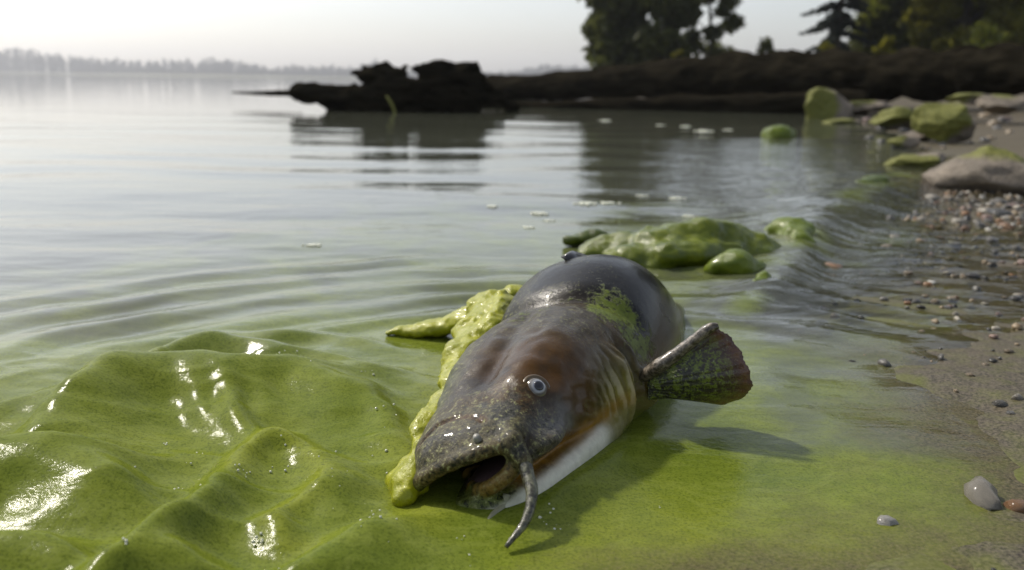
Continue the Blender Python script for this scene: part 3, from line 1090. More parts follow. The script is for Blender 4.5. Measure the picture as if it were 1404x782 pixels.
bp = [b2 + (b1 - b2) * .45, b2]
for px, py, t in ((729, 676, .45), (721, 714, .72)):
    bp.append(aty(px, py, b1[1] + (tip[1] - b1[1]) * t))
bp.append(tip)
tube_obj('barbel', bp, [.0064, .0068, .0055, .0042, .0020], BARB, fish, 14, 8, .12)
c0 = fish_hit(700, 690, -.001)
cpts = [fish_hit(695, 678, .0), at(690, 694, .008), at(676, 706, .006), at(668, 716, .004)]
PALE = m_plain('pale_barbel_skin', (.25, .25, .16), .4)
tube_obj('barbel', cpts, [.004, .0035, .0028, .0015], PALE, fish, 8, 6, .1, label='short pale chin barbel')
# nostril tube on the snout
nb = fish_hit(655, 603)
nn = fish_normal(nb)
tube_obj('nostril', [nb - nn * .004, nb + nn * .002, nb + nn * .006], [.0045, .0042, .0030], m_plain('nostril_skin', (.30, .29, .25), .35), fish, 10, 4)

# pectoral fin: fan of rays and membrane, stiff spine in front
PB = fish_hit(884, 524)
yb = PB[1] - .005
outl = [(978, 449), (992, 455), (1004, 466), (1014, 480), (1022, 496), (1028, 512), (1031, 526), (1026, 539), (1012, 548), (990, 555), (966, 552), (940, 548), (915, 546)]
base_px = [(896, 508), (895, 512), (893, 516), (891, 520), (890, 523), (889, 526), (888, 529), (888, 532), (888, 535), (888, 538), (888, 541), (888, 544), (889, 547)]
nr, nt = 61, 22
tt = np.linspace(0, len(outl) - 1, nr)
oi = np.array([[cubic(range(13), [o[i] for o in outl], t) for i in (0, 1)] for t in tt])
bi = np.array([[cubic(range(13), [o[i] for o in base_px], t) for i in (0, 1)] for t in tt])
front, back = [], []
for i in range(nr):
    for j in range(nt):
        q = j / (nt - 1)
        jag = 1.0 + .006 * math.sin(i * 2.9) + .010 * math.sin(i * .83 + 1)
        p = bi[i] + (oi[i] - bi[i]) * q * (jag if j == nt - 1 else 1)
        yy = yb - .012 * q + .030 * q * (i / nr) - .020 * math.sin(q * 2.6) * math.sin(i / nr * math.pi) + .004 * q * math.sin(i / nr * 11)
        P = aty(p[0], p[1], yy)
        thick = (.0032 * (1 - q) + .0007)
        rip = .0006 * math.cos(i * 2 * math.pi / 5) * (.3 + .7 * q)
        front.append(P + np.array([0, -thick - rip, 0]))
        back.append(P + np.array([0, thick - rip, 0]))
Vf = np.array(front + back)
N_ = nr * nt
Ff = []
for i in range(nr - 1):
    for j in range(nt - 1):
        a = i * nt + j
        Ff.append((a, a + 1, a + nt + 1, a + nt))
        Ff.append((N_ + a, N_ + a + nt, N_ + a + nt + 1, N_ + a + 1))
bd = [i * nt + nt - 1 for i in range(nr)]
for a, b in zip(bd[:-1], bd[1:]):
    Ff.append((a, N_ + a, N_ + b, b))
for e in (0, (nr - 1) * nt):
    for j in range(nt - 1):
        Ff.append((e + j, N_ + e + j, N_ + e + j + 1, e + j + 1) if e == 0 else (e + j, e + j + 1, N_ + e + j + 1, N_ + e + j))
me = mesh_np('pectoral_fin', Vf - RL, np.array(Ff))
qq = np.tile(np.tile(np.linspace(0, 1, nt), nr), 2)
ii = np.tile(np.repeat(np.arange(nr) / nr, nt), 2)
attr(me, 'q', qq)
attr(me, 'ray', ii)
k = NT('fin_skin')
v = k.coord()
q_ = k.attr('q')
n1 = k.noise(v, 110, 5, .7)
n2 = k.noise(v, 320, 3, .75)
c = k.mix(k.ramp(q_, [(.5, 0), (.80, .4), (.93, 1)]), (.035, .034, .024), (.12, .040, .022))
c = k.mix(k.ramp(n1, [(.4, .5), (.6, 0)]), c, (.012, .012, .008))
gm = k.math('MULTIPLY', k.ramp(k.math('ADD', n1, k.math('MULTIPLY', k.math('SUBTRACT', n2, .5), .6)), [(.47, 0), (.56, 1)]), k.ramp(q_, [(.70, 1), (.92, .12)]))
c = k.mix(gm, c, k.mix(n2, (.05, .085, .008), (.20, .24, .03)))
c = k.mix(k.math('MULTIPLY', k.ramp(n2, [(.63, 0), (.70, .8)]), 1.0), c, (.30, .30, .22))
k.bsdf(c, .32, k.bump(k.math('ADD', n1, n2), .0022, .9), spec=.5, coat=.4, coat_rough=.15)
fin = link('pectoral_fin', me, k.m, fish)
sp_pts = [PB + np.array([-.006, .016, -.004])]
for px, py, q in ((900, 505, .15), (925, 487, .4), (950, 468, .7), (972, 451, .95), (985, 447, 1.05)):
    sp_pts.append(aty(px, py, yb - .010 - .010 * q))
k = NT('spine_skin')
v = k.coord()
n1 = k.noise(v, 150, 4, .7)
k.bsdf(k.mix(k.ramp(n1, [(.42, 0), (.66, 1)]), (.035, .028, .018), (.26, .22, .17)), .35, k.bump(n1, .002, .8), coat=.3)
tube_obj('fin_spine', sp_pts, [.006, .0086, .0075, .0066, .0060, .0035], k.m, fin, 12, 6, .10)

# dorsal fin: folded, only its dark front tip shows over the back
k = NT('dorsal_skin')
k.bsdf((.016, .016, .018), .3, coat=.4)
dp = np.array([l2w(q, 0, 0) for q in (.44, .48, .53, .58)])
df = []
for i, (p, t0) in enumerate(zip(dp, (.156, .154, .142, .118))):
    hh = (.012, .015, .012, .006)[i]
    df += [p + FU * t0, p + FU * (t0 + hh * .6) + FL * -.004, p + FU * (t0 + hh) + FL * -.008]
df = np.array(df)
dV = np.concatenate([df + FL * .003, df - FL * .003])
dF = []
n_ = len(df)
for i in range(3):
    for j in range(2):
        a = i * 3 + j
        dF += [(a, a + 3, a + 4, a + 1), (n_ + a, n_ + a + 1, n_ + a + 4, n_ + a + 3)]
    dF.append((i * 3 + 2, i * 3 + 5, n_ + i * 3 + 5, n_ + i * 3 + 2))
for i in (0, 9):
    for j in range(2):
        dF.append((i + j, i + j + 1, n_ + i + j + 1, n_ + i + j))
link('dorsal_fin', mesh_np('dorsal_fin', dV - RL, np.array(dF)), k.m, fish)
# tail fin below the surface
tF = []
tp = [FO - FF * .96 + [0, 0, -.03], FO - FF * 1.03 + [0, 0, -.02], FO - FF * 1.10 + [0, 0, -.018]]
tv = []
for i, p in enumerate(tp):
    for t in (-1, 0, 1):
        tv.append(p + FL * (.012 + .03 * i) * t + np.array([0, 0, -.03 + .006 * (1 - abs(t))]))
tv = np.array(tv)
tv = np.concatenate([tv + [0, 0, .002], tv - [0, 0, .002]])
for i in range(2):
    for j in range(2):
        a = i * 3 + j
        tF += [(a, a + 3, a + 4, a + 1), (9 + a, 9 + a + 1, 9 + a + 4, 9 + a + 3)]
link('tail_fin', mesh_np('tail_fin', tv - RL, np.array(tF)), k.m, fish)

# ------------------------------------------------------------------ thick algae
def algae_sdf(name, caps, mat, label, h=.004, blend=.012, noise=(.006, 40), seed=1, sz=1.0, group=None, cat='algae', floor=-.03):
    """caps: list of (pointA, pointB, rA, rB)"""
    pts = np.array([c[0] for c in caps] + [c[1] for c in caps])
    rm = max(max(c[2], c[3]) for c in caps) * 1.3 + noise[0] + .01
    lo = pts.min(0) - rm
    hi = pts.max(0) + rm
    lo[2] = max(lo[2], floor - h * 2)
    G = grid3(lo, hi, h)
    F = None
    for cp_ in caps:
        f = capsule(*G, *cp_[:4], cp_[4] if len(cp_) > 4 else sz)
        F = f if F is None else smin(F, f, blend)
    F = F + noise[0] * fbm(G[0] * noise[1], G[1] * noise[1], G[2] * noise[1], seed, 3)
    F = np.maximum(F, floor - G[2])
    V, Q = surface_nets(F, lo, h)
    c0 = np.array([V[:, 0].mean(), V[:, 1].mean(), 0])
    return link(name, mesh_np(name, V - c0, Q), mat, loc=c0, label=label, cat=cat, group=group)


def chain(pts, rads):
    return [(pts[i], pts[i + 1], rads[i], rads[i + 1]) for i in range(len(pts) - 1)]


# yellow clump draped against the far flank of the fish
caps = [(*c_, 1.7) for c_ in chain([at(534, 456, .005), at(560, 454, .007), at(600, 450, .013), at(640, 438, .032), at(672, 420, .058), at(704, 402, .080)], [.007, .013, .019, .023, .027, .022])]
caps += [(*c_, 1.3) for c_ in chain([at(672, 422, .058), at(652, 458, .048), at(636, 490, .040), at(624, 514, .034)], [.025, .026, .024, .018])]
caps += chain([at(690, 420, .075), at(676, 455, .065)], [.022, .020])
algae_sdf('algae_clump', caps, ALGAE_Y, 'bright yellow-green slimy algae clump draped over the far flank of the fish', .003, .024, (.0040, 60), 3)
caps = chain([l2w(.27, -.092, .074), l2w(.20, -.085, .070), l2w(.13, -.076, .066), l2w(.07, -.066, .056), l2w(.03, -.060, .042), l2w(.0, -.056, .032), l2w(-.02, -.056, .022)], [.020, .022, .018, .016, .014, .013, .010])
caps += chain([l2w(.03, -.078, .030), l2w(.0, -.075, .022)], [.014, .014])
algae_sdf('algae_strand', caps, ALGAE_Y, 'narrow yellow-green algae strand hanging down beside the snout of the fish', .003, .014, (.007, 38), 5)
# mats heaped up behind the fish
caps = []
for px_, py_, z_, r_ in ((806, 347, .010, .030), (832, 342, .018, .042), (862, 337, .030, .048), (893, 333, .042, .052), (928, 330, .048, .056), (962, 322, .060, .058), (992, 326, .050, .056), (1020, 338, .030, .050),
                         (1046, 350, .012, .040), (915, 352, .025, .050), (955, 350, .025, .055), (870, 354, .018, .040), (1000, 348, .020, .050), (845, 356, .008, .030), (900, 366, .004, .035)):
    p_ = at(px_, py_, z_)
    caps.append((p_, p_ + np.array([.02, .015, 0]), r_, r_ * .9))
algae_sdf('algae_mat', caps, ALGAE_M, 'large glossy heap of dark green algae floating behind the fish', .005, .022, (.009, 20), 13, sz=1.45)
caps = chain([at(985, 366, .02), at(1012, 364, .026), at(1036, 372, .012)], [.030, .040, .024])
algae_sdf('algae_mat', caps, ALGAE, 'small pale-topped algae hump beside the large dark heap', .005, .02, (.008, 22), 15, sz=1.3)
caps = chain([at(780, 332, .012), at(812, 328, .016), at(850, 331, .008)], [.022, .030, .018])
algae_sdf('algae_mat', caps, ALGAE_D, 'low algae hump on the open-water side of the large heap', .006, .02, (.008, 22), 17, sz=1.4)
caps = chain([at(1062, 318, .02), at(1085, 322, .03), at(1098, 335, .02)], [.03, .045, .03])
algae_sdf('algae_mat', caps, ALGAE, 'algae lump caught on the crest of the little shore wave', .006, .02, (.012, 20), 19, sz=1.2)
caps = chain([at(1045, 392, .012), at(1050, 382, .02)], [.018, .014])
algae_sdf('algae_mat', caps, ALGAE, 'tiny algae tuft between the small hump and the shore wave', .005, .02, (.008, 30), 21, sz=1.2)
caps = chain([at(1050, 186, .01), at(1068, 184, .03), at(1082, 186, .01)], [.05, .07, .05])
algae_sdf('algae_mat', caps, ALGAE, 'lone rounded green algae tuft in the open water before the log', .012, .03, (.03, 9), 23, sz=1.0)
caps = chain([at(1180, 258, .01), at(1196, 254, .02), at(1215, 250, .01)], [.04, .05, .03])
algae_sdf('algae_mat', caps, ALGAE_D, 'dark algae tuft at the far end of the shore wave', .010, .03, (.02, 12), 25, sz=1.3)

# ------------------------------------------------------------------ foam, bubbles
k = NT('foam_white')
v = k.coord()
k.bsdf(k.mix(k.noise(v, 60, 3), (.36, .38, .24), (.70, .70, .58)), .25, spec=.5, coat=.4)
FOAM = k.m


def bubbles(pts, rads):
    v0, f0 = sphere_np(1.0, 8, 4, math.pi * .62)
    parts = []
    for p, r in zip(pts, rads):
        parts.append((v0 * r + np.array(p), f0))
    return joinparts(parts)


def foam_patch(px, py, wpx, n, label, group=None):
    c = at(px, py, 0.0)
    sc = np.linalg.norm(c - CP) / FPX
    hw = wpx * sc * .5
    zc = float(water_z(np.array([[c[0]]]), np.array([[c[1]]]))[0, 0])
    P, Rr = [], []
    for i in range(n):
        a, r = RNG.uniform(0, 6.28), min(abs(RNG.normal(0, .36)), .8)
        P.append((hw * r * math.cos(a), hw * .9 * r * math.sin(a), 0))
        Rr.append(hw * RNG.uniform(.10, .18) * (1.2 if r < .4 else .9))
    V, F = bubbles(P, Rr)
    V[:, 2] *= .55
    return link('foam_patch', mesh_np('foam_patch', V, F), FOAM, loc=(c[0], c[1], zc + .001), label=label, cat='foam', group=group)


foam_patch(430, 337, 34, 40, 'small foam patch alone on the smooth pale water', None)
FG = 'foam patches on the rippled water'
for px, py, wp in ((675, 285, 30), (738, 293, 38), (725, 313, 26), (752, 302, 22), (805, 282, 44), (835, 281, 36), (928, 272, 30), (880, 268, 20), (945, 296, 26)):
    foam_patch(px, py, wp, 46, 'pale foam patch on the rippled water between the log and the green heap', FG)
FG2 = 'foam patches under the log'
for px, py, wp in ((965, 180, 30), (940, 174, 22), (905, 172, 18), (830, 166, 22), (1000, 178, 20)):
    foam_patch(px, py, wp, 40, 'white foam patch drifting in the dark reflection of the fallen log', FG2)
# glints of froth stuck on the scum
P, Rr = [], []
clus = [(228, 590, 4, 3), (277, 598, 9, 5), (257, 617, 4, 2), (186, 639, 3, 2), (240, 660, 22, 16), (245, 655, 8, 10), (385, 612, 18, 14), (333, 637, 8, 8),
        (418, 690, 10, 6), (350, 720, 10, 14), (365, 765, 14, 14), (405, 503, 16, 8), (375, 503, 8, 4), (500, 505, 14, 8), (515, 706, 18, 14), (195, 776, 8, 5), (172, 775, 4, 3), (505, 690, 40, 12), (560, 640, 30, 16),
        (540, 560, 30, 8), (760, 690, 14, 8), (770, 700, 26, 5), (905, 668, 4, 2), (530, 640, 40, 8), (470, 640, 40, 8), (630, 735, 50, 6)]
for px, py, sp_, n in clus:
    for i in range(n):
        p = at(px + RNG.normal(0, sp_ * .6), py + RNG.normal(0, sp_ * .45), .02)
        z = float(water_z(p[:1][None], p[1:2][None])[0, 0])
        P.append((p[0], p[1], z))
        Rr.append(.0004 + .0014 * RNG.random()**2)
V, F = bubbles(P, Rr)
link('bubbles', mesh_np('bubbles', V, F), FOAM, label='tiny white bubbles scattered over the green scum', cat='bubbles', kind='stuff')

# ------------------------------------------------------------------ stones
def stone_mesh(name, seed, dims, flat=.0, sub=3, rough=.25, freq=1.6, facets=5):
    rg = np.random.default_rng(seed)
    n, m = (72, 44) if sub >= 3 else (10, 7)
    v, f = sphere_np(1.0, n, m - 1, math.pi * .999)
    for i in range(facets):
        d = rg.normal(size=3)
        d /= np.linalg.norm(d)
        c = rg.uniform(.55, .8)
        e = np.maximum(v @ d - c, 0)
        v = v - e[:, None] * d * .92
    v = v * (1 + rough * fbm(v[:, 0] * freq + seed, v[:, 1] * freq, v[:, 2] * freq, seed, 5 if sub >= 3 else 3))[:, None]
    v = v * np.array(dims)
    return mesh_np(name, v, f), v


def big_rock(px, py, z, wpx, hm, dpt, seed, label, moss=0.5, mossdir=(-.5, -.1, .8), rz=0.0, lean=0.0, rough=.22):
    """rock standing on the ground at the pixel's ground point"""
    c = at(px, py, z)
    sc = np.linalg.norm(c - CP) / FPX
    hw = wpx * sc * .5
    me, v = stone_mesh('rock', seed, (hw, dpt, hm), sub=3, rough=rough * .7, freq=1.6, facets=14)
    nrm = v / np.linalg.norm(v, axis=1)[:, None]
    d = np.array(mossdir) / np.linalg.norm(mossdir)
    attr(me, 'moss', np.clip(.30 + .70 * (nrm @ d) + (moss - .5) * .9, 0, 1))
    o = link('rock', me, ROCK, loc=(c[0], c[1] + dpt * .6, z + hm * .35), label=label, cat='rock')
    o.rotation_euler = (0, lean, rz)
    return o


big_rock(1378, 264, .0, 126, .15, .26, 11, 'large pinkish rock with a green mossy top at the edge of the beach', .38, (.1, .1, 1), .35, .12, .15)
big_rock(1145, 166, -.02, 72, .33, .22, 18, 'blocky yellow-green mossed rock standing in the water against the log', .50, (-1, -.2, .2), .2, .1)
big_rock(1306, 180, .10, 74, .16, .24, 27, 'large mossy boulder with a dark shaded side on the upper beach', .62, (-.9, -.3, .4), .5)
big_rock(1235, 170, .06, 78, .12, .22, 31, 'low mossy rock left of the dark-sided boulder', .66, (-.4, -.3, .7), .1)
big_rock(1268, 190, .03, 60, .05, .14, 35, 'flat black slab below the mossy boulders', .1, (0, 0, 1), .1)
big_rock(1250, 200, .02, 44, .05, .12, 37, 'small dark slab under the flat black one', .3, (-1, 0, .4), -.1)
big_rock(1265, 232, .0, 90, .06, .14, 39, 'low moss-covered rock at the water beside the large pinkish rock', .62, (-.7, -.2, .6), .2)
big_rock(1385, 150, .2, 70, .10, .3, 43, 'pale sandy rock under the log beyond the boulders', .25, (0, 0, 1), .3)
big_rock(1335, 140, .25, 60, .07, .25, 47, 'low green-tinged rock in the shade of the log', .6, (-.4, 0, .8), .1)
big_rock(1165, 172, -.02, 60, .06, .2, 49, 'half-sunk green stone in front of the blocky mossed rock', .7, (-.5, 0, .8), .1)
big_rock(1200, 150, .1, 70, .08, .2, 51, 'dark low rock between the blocky rock and the boulders', .3, (-.5, 0, .8), .1)

PM = [stone_mesh('pebble', 100 + i, (1, RNG.uniform(.6, .95), RNG.uniform(.5, .75)), sub=2, rough=.3, facets=5)[0] for i in range(7)]
for m_ in PM:
    m_.materials.append(PEB)
PAL = {'tan': (.34, .25, .14), 'orange-brown': (.32, .16, .06), 'pale': (.50, .45, .36), 'grey': (.16, .15, .13), 'dark': (.045, .042, .035), 'white': (.66, .63, .56), 'pinkish': (.34, .22, .17)}


def pebble(px, py, wpx, colour, label, group=None, zoff=0.0, cat='pebble', name='pebble'):
    p = at(px, py, 0.0)
    z = float(ground_z(p[:1][None], p[1:2][None])[0, 0])
    r = wpx * np.linalg.norm(p - CP) / FPX * (.5 if wpx > 28 else .41)
    o = link(name, PM[RNG.integers(len(PM))], loc=(p[0], p[1], max(z, -.004) + r * .12 + zoff), label=label, cat=cat, group=group)
    o.scale = (r, r, r * RNG.uniform(.8, 1.1))
    o.rotation_euler = (RNG.uniform(-.2, .2), RNG.uniform(-.2, .2), RNG.uniform(0, 6.28))
    c = np.array(PAL[colour]) * RNG.uniform(.55, 1.0)
    o.color = (*np.clip(c, 0, 1), 1)
    return o


pebble(1143, 366, 30, 'orange-brown', 'orange-brown pebble at the edge of the blue channel, largest of the shallows')
pebble(1220, 717, 36, 'white', 'flat white stone lying alone on the sand')
pebble(1345, 684, 62, 'pale', 'pale cream rock with green slime on its foot on the sand')
pebble(1392, 697, 34, 'orange-brown', 'reddish brown stone touching the pale cream rock')
pebble(1335, 378, 26, 'dark', 'dark flat stone in the striped shallows')
pebble(1100, 345, 20, 'dark', 'dark pebble washed by the little shore wave')
spec = {'tan': [(1245, 373, 18), (1280, 413, 20), (1215, 338, 20), (1320, 378, 14), (1170, 322, 16), (1240, 305, 16), (1383, 487, 18), (1300, 272, 20), (1195, 312, 18), (1305, 408, 16), (1262, 330, 14)],
        'orange-brown': [(1165, 322, 24), (1325, 315, 22), (1275, 312, 20), (1380, 312, 26), (1398, 322, 16), (1290, 326, 16)],
        'pale': [(1228, 325, 22), (1313, 304, 22), (1355, 292, 26), (1380, 300, 18), (1208, 285, 14), (1263, 300, 14), (1400, 300, 20), (1396, 405, 20), (1350, 416, 12), (1212, 482, 12), (1285, 410, 14), (1238, 352, 14), (1230, 271, 18), (1276, 271, 24)],
        'grey': [(1195, 320, 24), (1182, 338, 18), (1345, 310, 20), (1360, 330, 22), (1395, 340, 18), (1310, 335, 20), (1255, 412, 16), (1300, 420, 14), (1372, 276, 20), (1335, 275, 14), (1150, 345, 16), (1180, 300, 18), (1222, 300, 16)],
        'dark': [(1197, 300, 20), (1325, 300, 18), (1372, 296, 30), (1350, 380, 14), (1390, 410, 22), (1245, 410, 18), (1365, 345, 16), (1292, 292, 14), (1330, 420, 14), (1155, 330, 14), (1205, 355, 14)],
        'pinkish': [(1355, 300, 22), (1388, 285, 20), (1342, 322, 16), (1402, 360, 20), (1370, 430, 14)]}
for cname, L in spec.items():
    for px, py, wp in L:
        pebble(px, py, wp, cname, 'small %s pebble among the wet gravel of the shallows' % cname, '%s pebbles in the shallows' % cname)
for px, py, wp in ((1330, 520, 14), (1350, 505, 12), (1310, 540, 12), (1395, 555, 20), (1385, 570, 14), (1262, 580, 8), (1372, 560, 22), (1240, 560, 14)):
    pebble(px, py, wp, RNG.choice(['tan', 'grey', 'pale']), 'little stone on the wet sand between the gravel and the pale cream rock', 'little stones on the wet sand')
for i in range(34):
    px, py = RNG.uniform(1185, 1404), RNG.uniform(146, 222)
    if px < 1130 + (222 - py) * .2 or (1330 < px and py > 205):
        continue
    pebble(px, py, RNG.uniform(10, 24), str(RNG.choice(['tan', 'grey', 'dark', 'pinkish'])), 'small stone strewn among the mossy boulders on the upper beach', 'small stones among the boulders')
# finer gravel: nobody could count it
v0s = [(lambda mm: (np.array([v.co[:] for v in mm.vertices]), [np.array([tuple(p.vertices) for p in mm.polygons if len(p.vertices) == n_]) for n_ in (4, 3)]))(m_) for m_ in PM]
parts, cols = [], []
NC = 14000
gy_ = np.where(RNG.random(NC) < .9, RNG.uniform(1.25, 4.6, NC), RNG.uniform(.6, 1.3, NC))
gx_ = RNG.uniform(.3, 2.6, NC)
gd_ = shore_dist(gx_, gy_)
ok = (gd_ > -.42) & (gd_ < 1.1) & (gx_ < gy_ * .75 + .2)
ok &= (gy_ > 1.25) | ((gd_ > 0) & (RNG.random(NC) < .5))
ok &= RNG.random(NC) < .25 + .75 * sstep(-.2, .4, vnoise(gx_ * 2.2, gy_ * 2.2, 0, 90))
gx_, gy_ = gx_[ok][:2600], gy_[ok][:2600]
gz_ = ground_z(gx_, gy_)
for x, y, z in zip(gx_, gy_, gz_):
    r = abs(RNG.normal(.005, .004)) + .0015
    if y < 1.25:
        r = min(r, .003)
    vv, ff = v0s[RNG.integers(len(v0s))]
    a = RNG.uniform(0, 6.28)
    Rz = np.array([[math.cos(a), -math.sin(a), 0], [math.sin(a), math.cos(a), 0], [0, 0, 1]])
    parts.append((vv @ Rz.T * r + np.array([x, y, z + r * .25]), ff))
    c = np.array(PAL[RNG.choice(list(PAL), p=[.25, .1, .12, .22, .2, .04, .07])]) * RNG.uniform(.35, .8)
    cols.append(np.repeat(c[None], len(vv), 0))
V, F = joinparts(parts)
me = mesh_np('gravel', V, F)
attr(me, 'col', np.concatenate(cols))
link('gravel', me, GRAV, label='fine wet gravel strewn over the shallows and the beach', cat='gravel', kind='stuff')

# ------------------------------------------------------------------ fallen log, driftwood
def solid(name, caps, mat, label, cat, h, blend, noise, seed, aniso=(1, 1, 1), zfloor=-.25, extra=None):
    pts = np.array([c[0] for c in caps] + [c[1] for c in caps])
    rm = max(max(c[2], c[3]) for c in caps) * 1.2 + noise[0] + .02
    lo, hi = pts.min(0) - rm, pts.max(0) + rm
    lo[2] = max(lo[2], zfloor)
    G = grid3(lo, hi, h)
    F = None
    for a, b, ra, rb in caps:
        f = capsule(*G, a, b, ra, rb)
        F = f if F is None else smin(F, f, blend)
    F = F + noise[0] * fbm(G[0] * noise[1] * aniso[0], G[1] * noise[1] * aniso[1], G[2] * noise[1] * aniso[2], seed, 4)
    F = np.maximum(F, zfloor + 2 * h - G[2])
    V, Q = surface_nets(F, lo, h)
    c0 = np.array([V[:, 0].mean(), V[:, 1].mean(), 0])
    return link(name, mesh_np(name, V - c0, Q), mat, loc=c0, label=label, cat=cat)


def px3(px, py, y):
    return aty(px, py, y)


# log: axis runs from over the water (20 m away) onto the beach (11 m away)
lp = [px3(640, 124, 20.5), px3(700, 121, 19.8), px3(800, 116, 18.2), px3(900, 109, 17.0), px3(1000, 104, 15.8), px3(1100, 102, 14.6), px3(1200, 104, 13.6), px3(1300, 102, 12.6), px3(1404, 98, 11.6), px3(1560, 96, 10.4)]
lr = [.26, .28, .29, .31, .36, .33, .33, .34, .30, .30]
V, F = tube_np(lp, lr, 72, 24, .16, 5)
c0 = np.array([V[:, 0].mean(), V[:, 1].mean(), 0])
link('fallen_log', mesh_np('fallen_log', V - c0, F), WOOD, loc=c0, label='very long black fallen tree trunk lying from the beach out over the water', cat='log')
# lower, thinner log under it, half in the water
lp = [px3(655, 150, 14.2), px3(760, 150, 13.9), px3(880, 149, 13.5), px3(1000, 148, 13.1), px3(1110, 147, 12.7), px3(1190, 142, 12.4)]
V, F = tube_np(lp, [.10, .13, .16, .19, .20, .17], 40, 20, .22, 6)
c0 = np.array([V[:, 0].mean(), V[:, 1].mean(), 0])
link('driftwood_log', mesh_np('driftwood_log', V - c0, F), WOOD, loc=c0, label='thinner dark driftwood log low in the water below the fallen trunk', cat='log')
# broken root stump in the water
D0 = 11.4
caps = [(px3(505, 145, D0), px3(630, 140, D0 + .3), .22, .30), (px3(505, 108, D0), px3(545, 103, D0), .12, .13),
        (px3(590, 118, D0 + .2), px3(635, 112, D0 + .3), .22, .24), (px3(570, 98, D0), px3(648, 97, D0 + .2), .05, .08), (px3(635, 100, D0 + .3), px3(652, 104, D0 + .3), .13, .10),
        (px3(515, 130, D0), px3(560, 130, D0), .2, .22), (px3(486, 97, D0), px3(550, 95, D0), .04, .06),
        (px3(645, 128, D0 + .4), px3(676, 134, D0 + .6), .20, .14), (px3(668, 140, D0 + .5), px3(705, 147, D0 + .7), .12, .07), (px3(600, 92, D0 + .1), px3(616, 90, D0 + .1), .04, .05)]
solid('driftwood_stump', caps, WOOD, 'broken black root stump with ragged top rising from the water at the log end', 'stump', .022, .06, (.07, 5.5), 61, (1, 1, 1.6))
caps = chain([px3(500, 137, D0 - .1), px3(450, 131, D0 - .1), px3(415, 126, D0 - .1), px3(405, 128, D0 - .1)], [.18, .14, .115, .085])
caps += chain([px3(450, 135, D0 - .1), px3(460, 152, D0 - .1), px3(470, 160, D0 - .1)], [.08, .10, .14])
caps += chain([px3(480, 150, D0 - .1), px3(520, 152, D0 - .1)], [.13, .13])
solid('driftwood_branch', caps, WOOD, 'blunt dark driftwood limb reaching out over the water from the stump', 'branch', .016, .04, (.035, 8), 63)
V, F = tube_np([px3(318, 127, 14.0), px3(350, 128, 13.8), px3(380, 128, 13.6), px3(412, 127, 13.4)], [.010, .03, .045, .05], 10, 8, .15, 8)
c0 = V.mean(0) * [1, 1, 0]
link('driftwood_stick', mesh_np('driftwood_stick', V - c0, F), WOOD, loc=c0, label='thin pointed stick lying level on the water beyond the driftwood limb', cat='stick')
V, F = tube_np([px3(530, 132, D0 - .36), px3(537, 143, D0 - .40), px3(542, 156, D0 - .42), px3(545, 163, D0 - .42)], [.014, .018, .016, .012], 8, 6, .15, 9)
c0 = V.mean(0) * [1, 1, 0]
link('twig', mesh_np('twig', V - c0, F), m_plain('mossy_twig', (.16, .16, .03), .7), loc=c0, label='thin mossy yellow-green twig leaning on the front of the black stump', cat='twig')

# ------------------------------------------------------------------ trees
def leaves(centres, radii, n, size, seed, squash=.8, shell=.45):
    rg = np.random.default_rng(seed)
    centres = np.array(centres)
    radii = np.array(radii)
    pr = radii**2
    k = rg.choice(len(centres), n, p=pr / pr.sum())
    d = rg.normal(size=(n, 3))
    d /= np.linalg.norm(d, axis=1)[:, None]
    rr = radii[k] * (shell + (1 - shell) * rg.random(n)**.6) * (1 + .3 * rg.normal(size=n) * .5)
    P = centres[k] + d * rr[:, None] * np.array([1, 1, squash])
    a = rg.normal(size=(n, 3))
    a /= np.linalg.norm(a, axis=1)[:, None]
    b = np.cross(a, rg.normal(size=(n, 3)))
    b /= np.linalg.norm(b, axis=1)[:, None]
    s = size * rg.uniform(.5, 1.3, n)[:, None]
    V = np.stack([P - a * s, P + b * s * .5, P + a * s, P - b * s * .5], 1).reshape(-1, 3)
    F = np.arange(4 * n).reshape(n, 4)
    return V, F


BARK = m_plain('tree_bark', (.06, .05, .04), .9)
LEAF_A = m_leaf('leaf_olive', (.045, .054, .014), (.090, .100, .024), (.14, .14, .04))
LEAF_B = m_leaf('leaf_conifer', (.018, .024, .020), (.030, .038, .030), (.04, .05, .035))
LEAF_C = m_leaf('leaf_green', (.055, .070, .012), (.13, .145, .020), (.22, .20, .024))
LEAF_Y = m_leaf('leaf_yellowish', (.10, .105, .012), (.20, .18, .018), (.26, .22, .025))


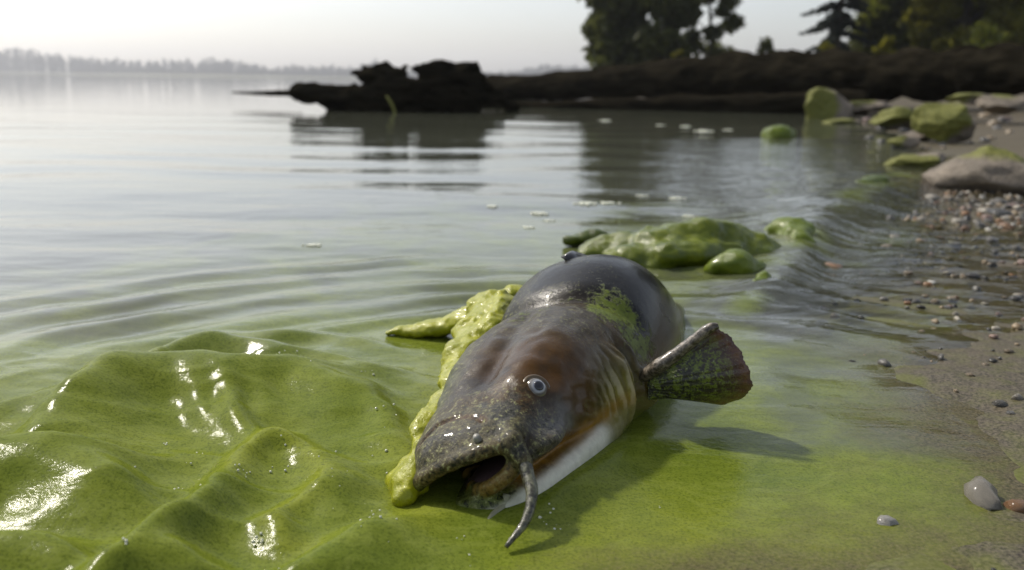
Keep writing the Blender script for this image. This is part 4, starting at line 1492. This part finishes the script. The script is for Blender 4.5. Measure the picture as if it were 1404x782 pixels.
def tree(name, x, y, ht, cw, seed, mat, label, n=9000, size=.16, base=.0, low=.12, nb=26, cat='tree', gap=.0, trunk_r=.22):
    rg = np.random.default_rng(seed)
    z0 = float(ground_z(np.array([[x]]), np.array([[y]]))[0, 0]) - .1
    root = link(name, None, loc=(x, y, z0), label=label, cat=cat)
    cs, rs, parts = [], [], []
    top = ht
    parts.append(tube_np([(0, 0, 0), (.1, 0, ht * .3), (-.1, .1, ht * .6), (0, 0, ht * .92)], [trunk_r, trunk_r * .8, trunk_r * .5, trunk_r * .12], 8, 4, .1))
    for i in range(nb):
        t = low + (1 - low) * (i + rg.random()) / nb
        a = rg.uniform(0, 6.28)
        prof = math.sin(math.pi * min(1, (t - low) / (1 - low) * .80 + .22)) ** .7
        R = cw * .5 * prof * rg.uniform(.45, .85)
        c = np.array([R * math.cos(a), R * math.sin(a), t * ht])
        cs.append(c)
        rs.append(cw * rg.uniform(.11, .19))
        st = np.array([0, 0, max(.1, t * ht - R * .8)])
        parts.append(tube_np([st, (st + c) / 2 + [0, 0, .15], c], [trunk_r * .32, trunk_r * .2, trunk_r * .06], 5, 3))
    V, F = joinparts(parts)
    link('trunk', mesh_np('trunk', V, F), BARK, root)
    V, F = leaves(cs, rs, n, size, seed + 1, shell=.2)
    link('crown', mesh_np('crown', V, F, smooth=False), mat, root)
    return root


def conifer(x, y, ht, cw, seed, label):
    rg = np.random.default_rng(seed)
    z0 = float(ground_z(np.array([[x]]), np.array([[y]]))[0, 0]) - .1
    root = link('conifer_tree', None, loc=(x, y, z0), label=label, cat='tree')
    parts = [tube_np([(0, 0, 0), (0, 0, ht * .5), (0, 0, ht)], [.16, .1, .015], 8, 6, .05)]
    cs, rs = [], []
    nlev = int(ht / .42)
    for i in range(nlev):
        t = i / nlev
        R = cw * .5 * (1 - t) ** .8 * rg.uniform(.75, 1.1)
        for j in range(7):
            if rg.random() < .22:
                continue
            a = rg.uniform(0, 6.28)
            r = R * rg.uniform(.65, 1.1)
            e = np.array([r * math.cos(a), r * math.sin(a), t * ht + .2 - .25 * r])
            st = np.array([0, 0, t * ht + .35])
            parts.append(tube_np([st, (st + e) / 2 + [0, 0, .05], e], [.03, .02, .006], 4, 2))
            for q in np.linspace(.25, 1, 6):
                cs.append(st + (e - st) * q)
                rs.append(.13 + .22 * (1 - q))
    V, F = joinparts(parts)
    link('trunk', mesh_np('trunk', V, F), BARK, root)
    V, F = leaves(cs, rs, 26000, .12, seed + 1, squash=.45, shell=.0)
    link('crown', mesh_np('crown', V, F, smooth=False), LEAF_B, root)
    return root


TY = 42.0
k_ = TY / FPX
tree('leafy_tree', (870 - 702) * k_, TY, 7.2, 5.2, 201, LEAF_A, 'tall round dense olive-green tree standing alone behind the log', n=26000, size=.24, low=.02, nb=74)
tree('leafy_tree', (968 - 702) * k_, TY + 1.5, 6.6, 2.8, 203, LEAF_A, 'loose airy tree with sky showing through beside the dense round tree', n=5200, size=.16, low=.10, nb=30, trunk_r=.12)
tree('shrub', (1000 - 702) * k_, TY - 4, 1.9, 1.5, 205, LEAF_A, 'low airy bush at the foot of the loose tree behind the log', n=900, size=.11, low=.1, nb=12, cat='shrub', trunk_r=.05)
tree('shrub', (918 - 702) * (24 / FPX), 24, 1.25, .5, 207, LEAF_Y, 'tiny yellow bush peeping over the log before the dense tree', n=420, size=.06, low=.3, nb=8, cat='shrub', trunk_r=.03)
conifer((1128 - 702) * k_, TY, 10.5, 4.2, 211, 'dark blue-green conifer with drooping boughs behind the log')
for px, dy, ht, cw, sd_, mat, lab, n in ((1205, 2, 13.0, 4.2, 221, LEAF_C, 'tall mid-green tree next to the conifer behind the log', 9000),
                                        (1290, -2, 9.0, 4.4, 223, LEAF_Y, 'yellowish tree between two darker green trees behind the log', 9000),
                                        (1350, 4, 15.0, 6.5, 225, LEAF_C, 'broad dark tree right of the yellowish one behind the log', 11000),
                                        (1440, 0, 14.5, 6.5, 227, LEAF_C, 'tall green tree farthest from the lake behind the log', 9000),
                                        (1250, 8, 14.0, 5.5, 229, LEAF_A, 'big olive tree in the second row behind the mid-green tree', 9000)):
    tree('leafy_tree', (px - 702) * (TY + dy) / FPX, TY + dy, ht, cw, sd_, mat, lab, n=int(n * 3.2), size=.23, low=.01, nb=100)
for px, yy, ht, cw, sd_, mat, lab in ((1195, 26, 1.35, .9, 241, LEAF_Y, 'small pale yellow bush below the mid-green tree'),
                                      (1320, 27, 1.7, 2.2, 243, LEAF_C, 'low green bank of bushes below the yellowish tree'),
                                      (1392, 22, 1.4, .9, 245, LEAF_Y, 'small tawny bush behind the log at the beach end'),
                                      (1112, 30, 1.4, 1.0, 247, LEAF_Y, 'small autumn-tinged bush at the foot of the conifer')):
    tree('shrub', (px - 702) * yy / FPX, yy, ht, cw, sd_, mat, lab, n=1300, size=.08, low=.15, nb=14, cat='shrub', trunk_r=.04)

# ------------------------------------------------------------------ far wooded shore
FAR_M = m_leaf('far_leaf', (.028, .034, .020), (.05, .055, .032), (.06, .065, .04))
rg = np.random.default_rng(301)
xs = np.arange(-1950, 760, 7.0)
cs, rs = [], []
for x in xs:
    for row in range(2):
        xx = x + rg.uniform(-4, 4)
        yy = 1520 - .12 * xx + row * 22 + rg.uniform(-6, 6)
        pxl = xx / yy * FPX + 702
        hh = 14 + 9 * float(fbm(xx / 60., row, 0, 77, 3)) + rg.uniform(-3, 5)
        hh += 20 * math.exp(-((pxl - 60) / 75)**2) + 6 * math.exp(-((pxl + 120) / 120)**2)
        hh = max(hh, 7)
        for q in np.arange(.12, 1.0, .16):
            cs.append((xx + rg.normal(0, 1.5), yy + rg.normal(0, 1.5), 3 + hh * q))
            rs.append((4.2 if q < .7 else 3.0) * rg.uniform(.7, 1.2))
V, F = leaves(cs, rs, 165000, 2.6, 305, shell=.1)
link('far_wood', mesh_np('far_wood', V, F, smooth=False), FAR_M, label='hazy grey wooded shore on the far side of the lake', cat='woods', kind='stuff')

# ------------------------------------------------------------------ haze: the milky morning air over the lake
hz = NT('haze_air')
pv = hz.n('ShaderNodeVolumePrincipled', {'Color': (.93, .95, 1.0, 1), 'Density': .00038, 'Anisotropy': .40})
hz.t.links.new(pv.outputs[0], hz.out.inputs['Volume'])
x0, x1, y0, y1, z0, z1 = -2400, 2400, -60, 2300, -3.5, 62
V = np.array([(x, y, z) for x in (x0, x1) for y in (y0, y1) for z in (z0, z1)])
F = np.array([(0, 1, 3, 2), (4, 6, 7, 5), (0, 4, 5, 1), (2, 3, 7, 6), (0, 2, 6, 4), (1, 5, 7, 3)])
link('haze', mesh_np('haze', V, F, smooth=False), hz.m, label='pale morning haze hanging over the whole lake', cat='haze', kind='stuff')
